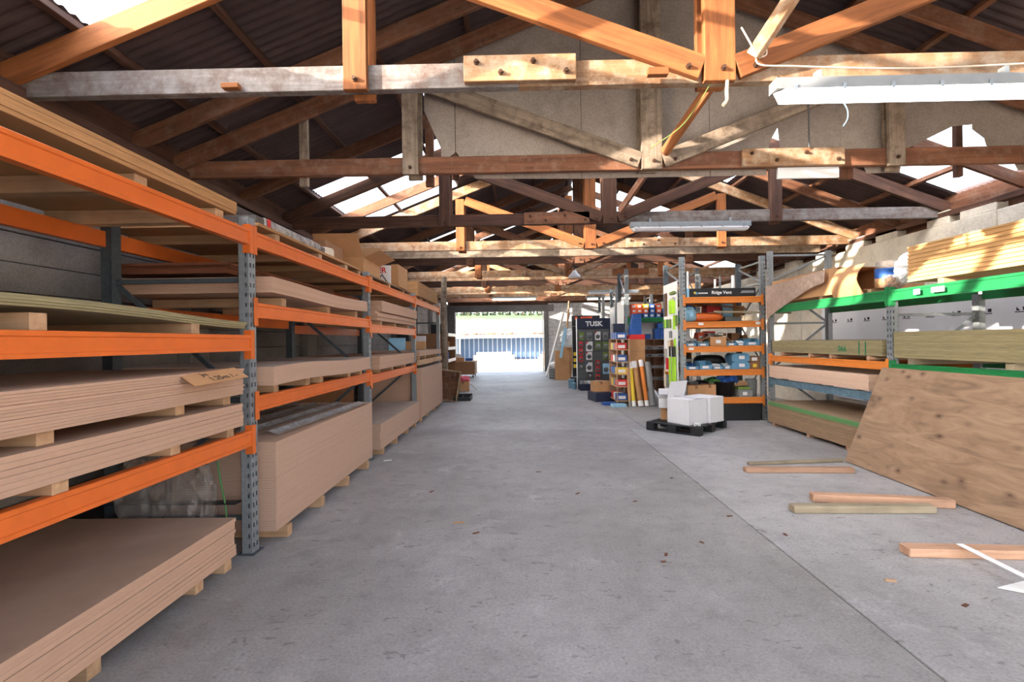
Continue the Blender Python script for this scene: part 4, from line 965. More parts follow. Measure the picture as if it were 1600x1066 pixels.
# ------------------------------------------------------------------ second cross rack, behind
RBX0, RBX1, RBY0, RBY1 = 2.60, 4.3, 11.8, 12.7
rb = cross_rack('green-beamed hardware rack behind the white tool panel', RBX0, RBX1, RBY0, RBY1, 3.2, [2.02], M['green'])
piece('end_panel', (.012, .8, 2.1), (2.53, 12.25, .35), M['white'], rb, c=.002)
piece('back_panel', (1.5, .012, 1.0), (3.45, 12.1, 1.0), M['white'], rb)
z = 2.02
k = 0
for x, col in ((2.78, ('red_orange',)*3), (2.92, ('navy', 'red_orange', 'red_orange')), (3.08, ('blue', 'red_orange', 'yellow')), (3.22, ('blue', 'blue', 'blue')), (3.38, ('blue', 'red_orange', 'red_orange')), (3.53, ('navy', 'blue'))):
    for i, mm in enumerate(col):
        k += 1
        carton('%s screw box, %s in the %s column on the green shelf' % ({'red_orange': 'orange', 'navy': 'navy', 'blue': 'blue', 'yellow': 'yellow'}[mm], ['bottom', 'second', 'third'][i], ['first', 'second', 'third', 'fourth', 'fifth', 'sixth'][(2.78, 2.92, 3.08, 3.22, 3.38, 3.53).index(x)]),
               (.125, .2, .112), (x + random.uniform(-.008, .008), 11.98, z+i*.1125), mm, tape=False, name='screw_box', group='screw boxes on the green shelf', sticker=(0, .03, .07, .05, 'white_card'))
# blue boxes under the green shelf, standing on a grey pigeonhole unit
pg = thing('pigeonhole_unit', 'grey-lipped pigeonhole unit with rows of open bins', 'storage unit', (3.35, 11.85, 0))
m = MB(); m.box((2.95, 12.02, .25), (3.75, 12.03, 1.5)); 
for x in (2.95, 3.21, 3.47, 3.74): m.box((x, 11.72, .25), (x+.012, 12.02, 1.5))
for zz in (.25, .52, .8, 1.07, 1.34, 1.49): m.box((2.95, 11.72, zz), (3.75, 12.02, zz+.012))
m.build('unit_body', M['pine_red'], pg)
for zz in (.532, .812, 1.082, 1.26): 
    l = piece('lip', (.8, .012, .07), (3.35, 11.712, zz), M['grey'], pg)
    for x in (3.1, 3.36, 3.62): piece('label_holder', (.1, .003, .025), (x, 11.704, zz+.022), M['navy'], l)
for i, (x, zz) in enumerate(((3.3, 0), (3.44, 0), (3.58, 0), (3.3, 1), (3.44, 1), (3.58, 1), (3.38, 2), (3.54, 2), (3.08, 0), (3.70, 0))):
    carton('blue nail box, %s row and %s from the left on the pigeonhole unit' % (['bottom', 'middle', 'top'][zz], ['first', 'second', 'third', 'first', 'second', 'third', 'first', 'second', 'leftmost apart', 'rightmost apart'][i]), (.128, .22, .125), (x, 11.85, 1.503+zz*.1255), 'blue', tape=False, name='nail_box', group='blue nail boxes on the pigeonhole unit')
# wooden product rack, receding side
ps = thing('product_shelf', 'narrow timber shelf unit of small packs beside the cardboard display', 'shelf unit', (2.34, 11.5, 0))
piece('side', (.3, .018, 1.5), (2.34, 12.0, .02), M['pine_red'], ps)
for x in (2.20, 2.48): piece('post', (.022, .022, 1.5), (x, 11.11, .02), M['pine_red'], ps)
zs_ = (.1, .42, .7, .98, 1.26, 1.5)
for zz in zs_: piece('shelf', (.3, .88, .018), (2.34, 11.55, zz), M['pine'], ps, rx=0)
for i, zz in enumerate(zs_):
    for j in range(3):
        mm = ('blue', 'white', 'red', 'grey', 'yellow', 'blue')[(i*2+j) % 6] if i < 5 else 'blue'
        carton('%s pack, %s on the %s tier of the narrow timber shelf' % ({'blue': 'blue', 'white': 'white', 'red': 'red', 'grey': 'grey', 'yellow': 'yellow'}[mm], ('front', 'middle', 'rear')[j], ('lowest', 'second', 'third', 'fourth', 'fifth', 'top')[i]), (.24, .18, .15), (2.33, 11.3+j*.24, zz+.019), mm, tape=False, name='small_pack', group='packs on the narrow timber shelf', sticker=(0, .03, .16, .07, 'white_card'))
for i in range(4):
    carton('blue box %s above the cardboard display' % ('lowest in the pile', 'second in the pile', 'third in the pile', 'on top of the pile')[i], (.26-.02*i, .22, .12), (2.72+.01*i, 11.55, 1.617+i*.1205), 'blue', tape=False, name='blue_box', group='blue boxes above the cardboard display')
t = thing('card_display', 'tall cardboard display column with a red sloping top', 'display', (2.71, 11.5, 0))
piece('column', (.40, .35, 1.5), (2.71, 11.55, 0), M['card'], t, c=.004)
MB().prism([(-.2, 1.502), (.2, 1.502), (.2, 1.615), (-.12, 1.615)], (2.71, 11.372, 0), (1,0,0), (0,0,1), (0,.36,0)).build('red_top', M['red'], t)
piece('fold_line', (.40, .002, .004), (2.71, 11.374, 1.22), M['card_dark'], t)
tag(piece('navy_carton', (.3, .3, .36), (2.42, 12.0, 1.53), M['navy'], c=.004), 'dark blue carton beside the rack post above the timber shelf', 'box')
# rolls leaning in front
for i, (x, lean_, r, h_, mm, tp, ll) in enumerate(((2.545, -.02, .042, .98, 'yellow', 'white', 'yellow-edged roll leaning at the cardboard display, leftmost'), (2.665, -.09, .06, 1.0, 'particle', 'white', 'orange-brown cardboard roll leaning at the display, middle'), (2.81, -.07, .05, 1.03, 'orange_lt', 'white', 'slim orange tube with white ends leaning at the display'), (2.95, -.05, .07, .98, 'grey', 'grey', 'grey roll leaning at the display, rightmost'), (2.465, .0, .034, 1.0, 'card', 'grey', 'brown roll with a grey top at the left of the display'))):
    t = thing('leaning_roll', ll, 'roll', (x, 11.15, 0), 'rolls leaning at the cardboard display')
    a, b_ = V((x-lean_*.5, 11.02, .005)), V((x+lean_*.5, 11.26, h_)); d = b_-a
    m = MB(); m.tube([a+d*.12, a+d*.85], r, 12); m.build('tube', M[mm], t)
    m = MB(); m.tube([a+d*.852, b_], r*1.02, 12); m.build('end_wrap', M[tp], t)
    m = MB(); m.tube([a, a+d*.118], r*1.02, 12); m.build('end_wrap', M[tp], t)
for i, (x, y, s, mm, ll) in enumerate(((2.05, 11.35, (.3, .2, .06), 'blue', 'flat blue pack on the floor beside the timber shelf'), (2.2, 11.0, (.3, .2, .07), 'light_blue', 'pale blue pack on the floor in front of the timber shelf'), (2.02, 12.2, (.5, .6, .22), 'navy', 'low dark blue tray on the floor left of the timber shelf'))):
    carton(ll, s, (x, y, 0), mm, .2, tape=False, name='floor_pack')
carton('brown carton on the low dark blue tray', (.4, .3, .25), (2.0, 12.3, .222), 'card', .1)
# third and fourth racks farther back: posts and panels
for (x0, x1, y0, ll) in ((2.92, 4.6, 14.6, 'bare galvanised rack behind the dark blue display'), (3.0, 4.7, 17.4, 'farthest galvanised rack near the end wall')):
    c_ = cross_rack(ll, x0, x1, y0, y0+.9, 3.1, [1.9, 1.0], M['green'], detail=False)
    piece('end_panel', (.012, .8, 2.2), (x0-.06, y0+.45, .3), M['white'], c_, c=.002)
    for j in range(5):
        carton('%s carton %s on the upper shelf of the %s' % (('red', 'brown', 'white', 'brown', 'navy')[j], ('first', 'second', 'third', 'fourth', 'fifth')[j], 'third rack' if y0 < 15 else 'farthest rack'), (.26, .4, .3), (x0+.25+.3*j, y0+.4, 1.9), ('red', 'card', 'white_card', 'card', 'navy')[j], tape=False)

# ------------------------------------------------------------------ dark blue product display
DX, DY = 2.27, 15.0
ds = thing('product_display', 'tall grey product display with a dark blue header', 'display', (DX, DY, 0))
piece('back_board', (.98, .05, 1.82), (DX, DY+.05, .02), M['grey_dk'], ds, c=.004)
piece('header', (1.0, .07, .33), (DX, DY+.045, 1.842), M['navy'], ds, c=.006)
for s in (-1, 1): piece('side_rail', (.02, .09, 2.15), (DX+s*.51, DY+.05, .02), M['white'] if s < 0 else M['navy'], ds, c=.003)
text('header_text', 'TUSK', .20, face_cam(DX+.02, DY+.008, 1.935), M['white'], ds, .002, .008, sx=1.05)
piece('base_tray', (.7, .45, .19), (DX-.12, DY-.2, 0), M['navy'], ds, c=.006)
for i in range(9): piece('slat_line', (.96, .003, .008), (DX, DY+.0235, .3+i*.17), M['black'], ds)
packs = [(-.36,1.5,.15,.24,'olive','olive disc pack, top row left'), (-.12,1.5,.17,.24,'grey','grey disc pack, top row second'), (.13,1.5,.17,.26,'white_card','white disc pack, top row third'), (.36,1.5,.15,.24,'grey','grey disc pack, top row right'),
 (-.39,1.28,.12,.18,'red','red-striped pack, left column upper'), (-.13,1.16,.2,.3,'white_card','large white disc pack with red corner, upper'), (.14,1.22,.18,.22,'olive','olive disc pack, middle column'), (.37,1.22,.18,.22,'olive','olive disc pack, right column upper'),
 (-.39,1.06,.12,.18,'red','red-striped pack, left column middle'), (-.39,.84,.12,.18,'red','red-striped pack, left column lower'), (-.14,.9,.18,.24,'white_card','white disc pack with red corner, lower'), (.37,.9,.18,.24,'olive','olive disc pack, right column lower'),
 (-.39,.62,.12,.18,'grey_dk','dark disc pack, left column bottom'), (-.14,.54,.19,.28,'white_card','white disc pack with blue corner'), (.12,.74,.13,.14,'red','small red pack, middle column upper'), (.12,.54,.13,.16,'red','small red pack, middle column second'), (.37,.46,.2,.32,'light_blue','large pale blue pack, right column bottom'), (-.12,.36,.13,.14,'black','round black disc at the bottom'), (.12,.3,.13,.16,'red','small red pack, middle column lowest'), (.12, .1, .14, .17, 'grey', 'grey pack at the foot of the middle column')]
DISC = {}
for (dx, z, w_, h_, mm, ll) in packs:
    t = thing('blister_pack', ll + ' on the dark blue display', 'blister pack', (DX+dx, DY+.01, z), 'blister packs on the dark blue display')
    piece('card', (w_, .008, h_), (DX+dx, DY+.008, z), M[mm], t, c=.001)
    m = MB(); m.lathe([(0,0),(w_*.38,0),(w_*.38,.008),(w_*.1,.012),(0,.012)], n=16)
    link_mesh('disc', m.mesh('disc', M['grey'] if mm in ('olive','black','grey_dk') else (M['grey_dk'])), Matrix.Translation((DX+dx, DY+.003, z+h_*.42)) @ Matrix.Rotation(math.pi/2, 4, 'X'), t)
    if mm == 'white_card': MB().prism([(0,0),(w_*.4,0),(0,-h_*.3)], (DX+dx-w_/2, DY+.003, z+h_), (1,0,0), (0,0,1), (0,-.002,0)).build('corner_print', M['blue'] if 'blue' in ll else M['red'], t)
for i in range(6):
    tag(piece('disc_box', (.09, .2, .08), (DX-.4+.11*i, DY-.2, .191), M[('grey', 'metal_bits', 'white', 'grey', 'olive', 'grey')[i]], c=.004), '%s small disc box in the tray of the dark blue display' % ('first', 'second', 'third', 'fourth', 'fifth', 'sixth')[i], 'box', 'disc boxes in the display tray')
# black display behind it
bd = thing('product_display', 'black display stand with an orange title behind the grey one', 'display', (2.2, 16.5, 0))
piece('back_board', (.92, .06, 1.95), (2.24, 16.5, .02), M['black'], bd, c=.004); piece('header', (.94, .08, .35), (2.24, 16.5, 1.98), M['black'], bd, c=.004)
for i, (dx, w_) in enumerate(((-.28, .09), (-.10, .06), (-.02, .06), (.06, .06), (.14, .06), (.22, .07))): piece('header_print', (w_, .004, .10), (2.2+dx, 16.458, 2.19), M['red_orange'], bd)
for i, z in enumerate((.7, .9, 1.1)): tag(piece('yellow_pack', (.1, .06, .12), (1.86, 16.43, z-.12), M['yellow'], c=.003), '%s yellow pack on the black display stand' % ('lowest', 'middle', 'highest')[i], 'pack', 'yellow packs on the black stand')
# paint bucket and small pails
t = thing('paint_bucket', 'white paint bucket on the floor in front of the dark blue display', 'bucket', (2.22, 13.7, 0))
MB().lathe([(0,0),(.15,0),(.17,.33),(.175,.335),(.175,.36),(0,.365)], (2.22, 13.7, 0), 22).build('bucket_body', M['white'], t)
m = MB(); m.tube([V((2.22+.172*math.cos(a), 13.7-.1*abs(math.sin(a))-.08, .30-.12*abs(math.sin(a)))) for a in [math.pi*i/12 for i in range(13)]], .006, 6); m.build('handle', M['galv'], t)
piece('bucket_label', (.08, .003, .08), (2.26, 13.535, .1), M['red'], t)
for i, (x, y, r, h_, mm, ll) in enumerate(((1.62, 15.4, .1, .28, 'light_blue', 'pale blue pail beside the displays'), (1.78, 15.6, .1, .34, 'grey', 'grey pail behind the pale blue one'), (1.66, 15.0, .06, .2, 'light_blue', 'slim pale bottle at the corner of the dark blue display'), (1.75, 16.0, .1, .3, 'black', 'black pail at the foot of the black display'))):
    t = thing('pail', ll, 'pail', (x, y, 0), 'pails beside the displays')
    MB().lathe([(0,0),(r*.88,0),(r,h_*.95),(r*1.05,h_*.95),(r*1.05,h_),(0,h_)], (x, y, 0), 16).build('pail_body', M[mm], t)
carton('brown carton between the bucket and the rack post', (.5, .35, .33), (2.65, 13.9, 0), 'card', .1)
# cardboard, profiles and poles by the doorway
tag(piece('cardboard_sheet', (.56, .05, 1.12), (1.62, 18.6, 0), M['card'], c=.003, rx=-.03), 'brown cardboard sheet standing on edge near the doorway', 'cardboard')
tag(piece('cardboard_sheet', (.5, .05, 1.3), (1.72, 18.9, 0), M['card'], c=.003, rx=-.03, ry=.1), 'taller cardboard sheet behind the standing one near the doorway', 'cardboard')
for i, (p, q_, w_, mm, ll) in enumerate((((1.12, 20.5, .02), (2.05, 22.6, 2.75), .12, 'white', 'wide white metal profile leaning beside the doorway'), ((1.42, 20.6, .02), (2.35, 22.8, 2.75), .07, 'grey', 'grey metal profile leaning behind the white one'))):
    tag(bar('metal_profile', p, q_, w_, .06, M[mm]), ll, 'metal profile', 'profiles leaning by the doorway')
tag(bar('wood_pole', (1.75, 19.6, .02), (2.05, 20.0, 3.1), .07, .05, M['pine']), 'pale wooden pole leaning near the black display', 'pole')
tag(bar('blue_profile', (1.55, 18.45, .85), (1.75, 18.4, 2.0), .1, .04, M['light_blue']), 'pale blue strip leaning over the cardboard sheets', 'strip')
soft('plastic_bundle', 'bundle of crumpled clear plastic over the cardboard sheets', 'plastic', 1.85, 18.7, 1.25, .5, .4, .6, 'white', .3, .25, 21, crumple=.03)
for i in range(4): 
    m = MB(); m.tube([(1.15, 19.2, .06+.1*i), (1.62, 19.2, .06+.1*i)], .045, 10)
    tag(m.build('short_pipe', M['grey']), '%s short grey pipe in the pile by the doorway' % ('lowest', 'second', 'third', 'top')[i], 'pipe', 'short pipes by the doorway')
soft('white_sack', 'white sack on the short pipes by the doorway', 'sack', 1.45, 19.2, .42, .5, .4, .25, 'white', 0, .12, 22)

# ------------------------------------------------------------------ black pallet with cartons
PR = math.radians(-44)
pc = V((2.775, 8.215, 0)); 
pl = thing('plastic_pallet', 'black plastic pallet on the floor in front of the hardware rack', 'pallet', pc, rotz=PR); Mx = WM[pl.name]
def ploc(x, y, z): return Mx @ V((x, y, z))
PW, PL_ = .90, 1.07
for i in range(6):
    link_mesh('deck_board', cbox_mesh(PW, .14, .022, .003, M['black']), Mx @ Matrix.Translation((0, -PL_/2+.08+i*(PL_-.16)/5, .118)), pl)
for i in range(3):
    for j in range(3):
        link_mesh('block', cbox_mesh(.14, .14, .096, .003, M['black']), Mx @ Matrix.Translation((-PW/2+.07+i*(PW-.14)/2, -PL_/2+.07+j*(PL_-.14)/2, .022)), pl)
for j in range(3): link_mesh('skid', cbox_mesh(PW, .12, .021, .003, M['black']), Mx @ Matrix.Translation((0, -PL_/2+.07+j*(PL_-.14)/2, 0)), pl)
BR = math.radians(-58); bu, bv = V((math.cos(BR), math.sin(BR), 0)), V((-math.sin(BR), math.cos(BR), 0))
p = V((2.70, 7.98, .141))
t = open_carton('nearer white carton with one raised flap on the black pallet', (.44, .42, .40), tuple(p), 'white_card', BR, flaps=((2, -1.52), (3, -.25), (0, -1.54)), fl=.62)
p_ = p + bv*.415 + bu*.02
carton('farther closed white carton beside the flapped one', (.45, .38, .41), tuple(p_), 'white_card', BR+.06, tape=False)
p2 = Mx @ V((-.28, -.02, .141))
carton('small brown carton on the left corner of the pallet', (.24, .30, .20), (p2.x, p2.y, p2.z), 'card', PR+.2)
t = open_carton('open white carton with a red stripe on the small brown carton', (.34, .34, .16), (p2.x-.02, p2.y, p2.z+.202), 'white_card', PR+.5, flaps=((0, .9), (3, .5), (2, .2)), fl=.4)
piece('red_stripe', (.05, .002, .12), (p2.x-.02, p2.y-.2, p2.z+.22), M['red'], t, rz=PR+.5)
m = MB()
for i in range(6): m.tube([ploc(.38+.04*math.cos(i*2+k), -.43+.05*math.sin(k*1.3+i), .150+.012*k) for k in range(4)], .006, 6)
tag(m.build('strap_scrap', M['white']), 'crumpled white strapping on the front corner of the pallet', 'strapping')
# ------------------------------------------------------------------ clutter on the left rack
# handwritten card tucked in the thin fibreboard stack
tt = thing('price_card', 'handwritten brown card tucked into the thin fibreboard stack', 'card', (-1.83, 3.0, 1.31))
ux = V((.06, .42, .02)); O = V((-1.87, 2.66, 1.338)); dn = V((.10, -.03, -.052))
m = MB(); m.add([O, O+ux, O+ux+dn*1.1, O+dn*1.1], [(0,1,2,3)]); a = V((0,0,-.0025)); m.add([O+a, O+ux+a, O+ux+dn*1.1+a, O+dn*1.1+a], [(3,2,1,0)]); m.build('card_sheet', M['card'], tt)
un = ux.normalized(); vn = (-dn).normalized(); nn = un.cross(vn).normalized(); vn = nn.cross(un)
if nn.z < 0: nn = -nn
def card_M(s, t_): 
    o = O + ux*s + dn*t_ + V((0,0,.0022)); return Matrix(((un.x, vn.x, nn.x, o.x), (un.y, vn.y, nn.y, o.y), (un.z, vn.z, nn.z, o.z), (0,0,0,1)))
text('handwriting', '1.25m / -', .06, card_M(.60, .92), M['ink'], tt, .0003)
text('handwriting', 'Jm', .05, card_M(.35, .42), M['ink'], tt, .0003)
# bags stuffed behind the floor stack
soft('plastic_bag', 'crumpled clear plastic bag wedged below the lowest orange beam', 'bag', -2.66, 3.42, .002, .34, .17, .74, 'film', 0, .1, 31, rough=4, crumple=.016)
soft('plastic_bag', 'second clear plastic bag of packing behind the nearest upright', 'bag', -2.33, 3.42, .002, .3, .17, .70, 'film', 0, .1, 32, rough=5, crumple=.016)
soft('dark_sack', 'dark sack behind the clear plastic bags', 'sack', -2.88, 3.60, .002, .2, .10, .55, 'black', 0, .06, 33)
m = MB(); m.tube([V((-2.12+.03*math.sin(i*.5), 3.44, .004+.075*i)) for i in range(10)], .006, 6)
tag(m.build('green_strap', M['green_plastic']), 'thin green strap hanging behind the nearest upright', 'strap')
tag(bar('dark_board_edge', (-3.0, 3.47, .375), (-2.02, 3.47, .375), .012, .08, M['black']), 'thin black strip behind the nearest floor stack', 'strip')
# top of second bay: wrapped pack, roll and cartons
t = thing('wrapped_pack', 'plastic-wrapped grey board pack on top of the second left bay', 'board pack', (-2.55, 4.35, 2.434))
piece('pack', (1.1, 1.35, .07), (-2.57, 4.42, 2.433), M['wood_white'], t, c=.004)
piece('wrap', (1.12, 1.1, .082), (-2.57, 4.42, 2.432), M['clear'], t, c=.01)
piece('red_tag', (.003, .05, .07), (-2.005, 3.92, 2.44), M['red'], t)
m = MB()
for i in range(4): m.tube([V((-2.35+.30*math.cos(a), 5.35+.22*math.sin(a), 2.455+.024*i)) for a in [2*math.pi*k/18 for k in range(19)]], .02, 8)
tag(m.build('hose_coil', M['cable']), 'coil of pale hose on top of the second left bay', 'hose')
carton('wide brown carton on top of the second left bay', (.62, .60, .26), (-2.52, 5.85, 2.433), 'card_dark', .03)
piece('lid_line', (.002, .6, .012), (-2.208, 5.86, 2.6), M['ink'], bpy.data.objects['wide'] if 'wide' in bpy.data.objects else None) if False else None
open_carton('open brown carton with bent flaps on top of the third left bay', (.60, .85, .24), (-2.40, 7.0, 2.424), 'card', .02, flaps=((1, 1.2), (0, .7), (3, .3), (2, .5)), fl=.42)
tag(piece('pink_card', (.25, .3, .004), (-2.42, 6.35, 2.70), M['pink'], rx=.25, ry=-.15), 'pink card lying across the open brown carton', 'card')
t = carton('white carton with a black triangle print on top of the third left bay', (.48, .62, .34), (-2.32, 8.25, 2.424), 'white_card', .0, tape=False)
rotW = lambda y, z: Matrix.Translation((-2.0785, y, z)) @ Matrix.Rotation(math.pi/2, 4, 'Z') @ Matrix.Rotation(math.pi/2, 4, 'X')
frontW = lambda x, z: Matrix.Translation((x, 7.937, z)) @ Matrix.Rotation(math.pi/2, 4, 'X')
text('print', 'ER', .13, frontW(-2.22, 2.424+.22), M['red'], t, .0008, .003)
m = MB(); 
for i in range(7): 
    for (a, b_) in (((-.1, .03), (0, .18)), ((.1, .03), (0, .18)), ((-.1, .03), (.1, .03))):
        u = i/6; x = a[0]+(b_[0]-a[0])*u; zz = a[1]+(b_[1]-a[1])*u; m.box((-2.22+x-.011, 7.9372, 2.424+zz), (-2.22+x+.011, 7.939, 2.424+zz+.022))
m.build('triangle_print', M['ink'], t)
carton('brown carton behind the white printed one', (.12, .66, .36), (-2.02, 8.3, 2.424), 'card', 0, tape=False)
# things on the far bay shelf
for i, (x, y, z, s, mm, ll) in enumerate(((-2.3, 11.2, 1.36, (.3, .2, .3), 'white_card', 'white box with red print in the far left bay'), (-2.6, 11.0, 1.36, (.25, .25, .4), 'black', 'black case in the far left bay'), (-2.2, 10.4, 1.36, (.4, .3, .18), 'card', 'brown carton in the far left bay'), (-2.5, 10.0, 1.36, (.3, .3, .25), 'light_blue', 'pale blue pack in the far left bay'))):
    carton(ll, s, (x, y, z-.012), mm, .1, tape=False, sticker=(0, .1, .15, .08, 'red') if i == 0 else None)
# log post and shelf beyond the rack
m = MB(); m.tube([V((-2.06, 13.4, -.0)), V((-2.05, 13.4, 1.2)), V((-2.07, 13.4, 2.2)), V((-2.04, 13.4, 3.29))], [.09, .082, .08, .075], 14)
tag(m.build('log_post', M['wood_grey']), 'round grey log post carrying the roof beyond the left rack', 'post')
sh = thing('wall_shelf', 'brown shelf unit with white edges beyond the left rack', 'shelf unit', (-2.5, 14.6, 0))
for y in (14.0, 15.6): piece('side', (.9, .03, 1.75), (-2.5, y, 0), M['card_dark'], sh)
for z in (.45, .95, 1.3, 1.7):
    s_ = piece('shelf', (.9, 1.57, .02), (-2.5, 14.8, z), M['pine_red'], sh); piece('white_edge', (.02, 1.57, .09), (-2.04, 14.8, z-.03), M['white'], s_)
for i, (y, z, s, mm, ll) in enumerate(((14.3, 1.72, (.4, .4, .3), 'black', 'black box on top of the brown shelf unit'), (14.3, .97, (.3, .4, .2), 'pine', 'pine offcuts box on the brown shelf unit'), (14.4, .47, (.3, .5, .2), 'white_card', 'white box on the lowest shelf of the brown unit'), (15.1, .97, (.3, .4, .22), 'blue', 'blue box on the brown shelf unit'), (15.2, 1.32, (.3, .4, .2), 'card', 'brown carton on the brown shelf unit'))):
    carton(ll, s, (-2.35, y, z+.001), mm, 0, tape=False)
# crate leaning at the end of the rack, tray, pot, cart
cr = thing('wooden_crate', 'old wooden tray leaning on its side at the end of the left rack', 'crate', (-1.8, 12.4, 0))
Mc = Matrix.Translation((-1.86, 12.35, .012)) @ Matrix.Rotation(math.radians(9), 4, 'Y')
for i in range(4): link_mesh('board', cbox_mesh(.11, .025, .78, .003, M['wood_brown']), Mc @ Matrix.Translation((-.18+i*.115, .1, 0)), cr)
for s in (-1, 1): link_mesh('side_rail', cbox_mesh(.03, .16, .78, .003, M['wood_tan']), Mc @ Matrix.Translation((s*.245, .02, 0)), cr)
for z in (0, .75): link_mesh('end_rail', cbox_mesh(.52, .16, .03, .003, M['wood_tan']), Mc @ Matrix.Translation((0, .02, z)), cr)
t = thing('black_tray', 'black plastic tray on the floor beside the leaning crate', 'tray', (-1.45, 12.6, 0))
m = MB(); m.box((-1.7, 12.4, 0), (-1.26, 12.95, .02)); m.box((-1.7, 12.4, .02), (-1.26, 12.42, .09)); m.box((-1.7, 12.93, .02), (-1.26, 12.95, .13)); m.box((-1.7, 12.42, .02), (-1.68, 12.93, .09)); m.box((-1.28, 12.42, .02), (-1.26, 12.93, .09)); m.build('tray_body', M['black'], t)
piece('divider', (.015, .5, .08), (-1.48, 12.67, .021), M['black'], t)
t = thing('green_pot', 'green bucket on the floor behind the leaning crate', 'bucket', (-1.78, 13.1, 0))
MB().lathe([(0,0),(.11,0),(.13,.3),(.14,.3),(.14,.33),(.12,.33),(.1,.02),(0,.02)], (-1.75, 13.15, 0), 18).build('pot_body', M['green_plastic'], t)
carton('brown carton behind the green bucket', (.4, .4, .3), (-1.75, 15.0, 0), 'card', .1)
soft('red_rags', 'red and white rag on the carton behind the green bucket', 'rag', -1.72, 14.95, .302, .35, .3, .14, 'pink', .3, .25, 41, crumple=.015)
tag(bar('white_batten', (-1.75, 15.5, .35), (-1.35, 15.2, .03), .05, .03, M['white']), 'short white batten slanting to the floor near the green bucket', 'batten')
ct = thing('trolley_box', 'brown box trolley on castors near the doorway', 'trolley', (-2.35, 20.5, 0))
piece('box', (.98, 1.3, .52), (-2.36, 21.0, .13), M['card_dark'], ct, c=.01); piece('lid_edge', (1.02, 1.34, .03), (-2.36, 21.0, .651), M['pine_red'], ct, c=.004)
for (x, y) in ((-1.95, 20.45), (-2.75, 20.45), (-1.95, 21.5), (-2.75, 21.5)):
    m = MB(); m.tube([(x-.02, y, .06), (x+.02, y, .06)], .06, 14); w_ = m.build('castor', M['black'], ct)
piece('handle', (.03, .03, .35), (-1.85, 20.34, .35), M['galv'], ct)
for i, (x, y, s, mm, ll) in enumerate(((-2.55, 20.8, (.4, .4, .16), 'card', 'brown carton on the trolley'), (-2.2, 21.2, (.3, .3, .12), 'blue', 'blue pack on the trolley'), (-2.7, 21.3, (.3, .3, .3), 'white_card', 'white pack at the back of the trolley'))):
    carton(ll, s, (x, y, .682), mm, .1, tape=False)

for i, (x, y, a) in enumerate(((.95, 3.31, .3), (1.0, 3.42, 1.2), (-.36, 3.83, .6), (1.32, 3.62, 2.0), (1.75, 4.15, .2), (.55, 4.8, .9), (1.05, 4.55, .4), (2.0, 3.75, 1.5), (.2, 5.6, .1), (1.62, 5.3, .8), (2.45, 2.75, .5), (-.9, 4.9, 1.1))):
    tag(piece('debris_flake', (.035+.01*(i % 3), .02, .004), (x, y, .001), M['wood_brown'], rz=a), 'small dark flake of debris lying loose on the aisle floor', 'debris', 'dark flakes on the aisle floor')

# ------------------------------------------------------------------ long carton on the right rack
bearers('bearer under the long torn carton on the far green beam', 'bearers under the long carton', 4.45, 5.5, [6.3, 7.3, 8.3], 2.05, .05, M['pine'])
lc = thing('long_carton', 'long torn cardboard carton on the far green beam', 'box', (4.9, 7.3, 2.10))
m = MB(); m.box((4.45, 6.35, 2.101), (5.2, 8.66, 2.107)); m.box((5.194, 6.35, 2.107), (5.2, 8.66, 2.47)); m.box((4.45, 8.654, 2.107), (5.194, 8.66, 2.47)); m.box((4.45, 6.9, 2.107), (4.456, 8.654, 2.47)); m.box((4.45, 6.95, 2.47), (5.2, 8.66, 2.476))
m.build('body', M['card'], lc)
# bent torn flap at the open end
rows = []
for i in range(7):
    u = i/6; rows.append([V((4.45 - .10*math.sin(u*2.6), 6.9-.55*v_ - .04*math.sin(5*u+v_*3)*(v_ > .9), 2.44 - .40*u)) for v_ in (0, .33, .66, 1.0)])
m = MB(); m.grid(rows, True); m.grid([[p + V((.006, 0, 0)) for p in r] for r in rows], True); m.build('torn_flap', M['card'], lc)
rows = []
for i in range(9):
    u = i/8; rows.append([V((4.375 + .03*u - .012*math.sin(9*u) - .02*u*v_, 8.74 - 1.65*u, 2.40 - v_*(.42*(1-u)**1.5 + .18) + .06*u)) for v_ in (0, .25, .5, .75, 1.0)])
m = MB(); m.grid(rows, True); m.grid([[p + V((.003, 0, 0)) for p in r] for r in rows], True); m.build('loose_film', M['film_tan'], lc)
t = thing('blue_label_drum', 'small plastic-wrapped drum with a blue label at the carton mouth', 'drum', (4.75, 6.15, 2.05))
MB().lathe([(0,0),(.13,0),(.13,.12),(0,.12)], (4.62, 6.2, 2.101), 18).build('drum_base', M['card'], t); MB().lathe([(.131,.121),(.131,.24),(0,.24)], (4.62, 6.2, 2.101), 18).build('blue_band', M['blue'], t); MB().lathe([(.129,.24),(.12,.33),(0,.34)], (4.62, 6.2, 2.101), 18).build('drum_top', M['film'], t)
tag(piece('base_board', (1.1, 2.6, .0), (4.9, 7.4, 2.1), M['card']), 'x', 'y') if False else None
soft('white_wrap', 'crumpled white plastic wrap between the long carton and the tan boards', 'plastic wrap', 4.66, 5.84, 2.12, .30, .30, .34, 'white', .2, .12, 51, rough=4, crumple=.014)
soft('film_scrap', 'clear plastic scrap hanging under the white wrap', 'plastic wrap', 4.52, 5.98, 2.06, .2, .16, .16, 'film', .2, .2, 52, rough=5, crumple=.012)

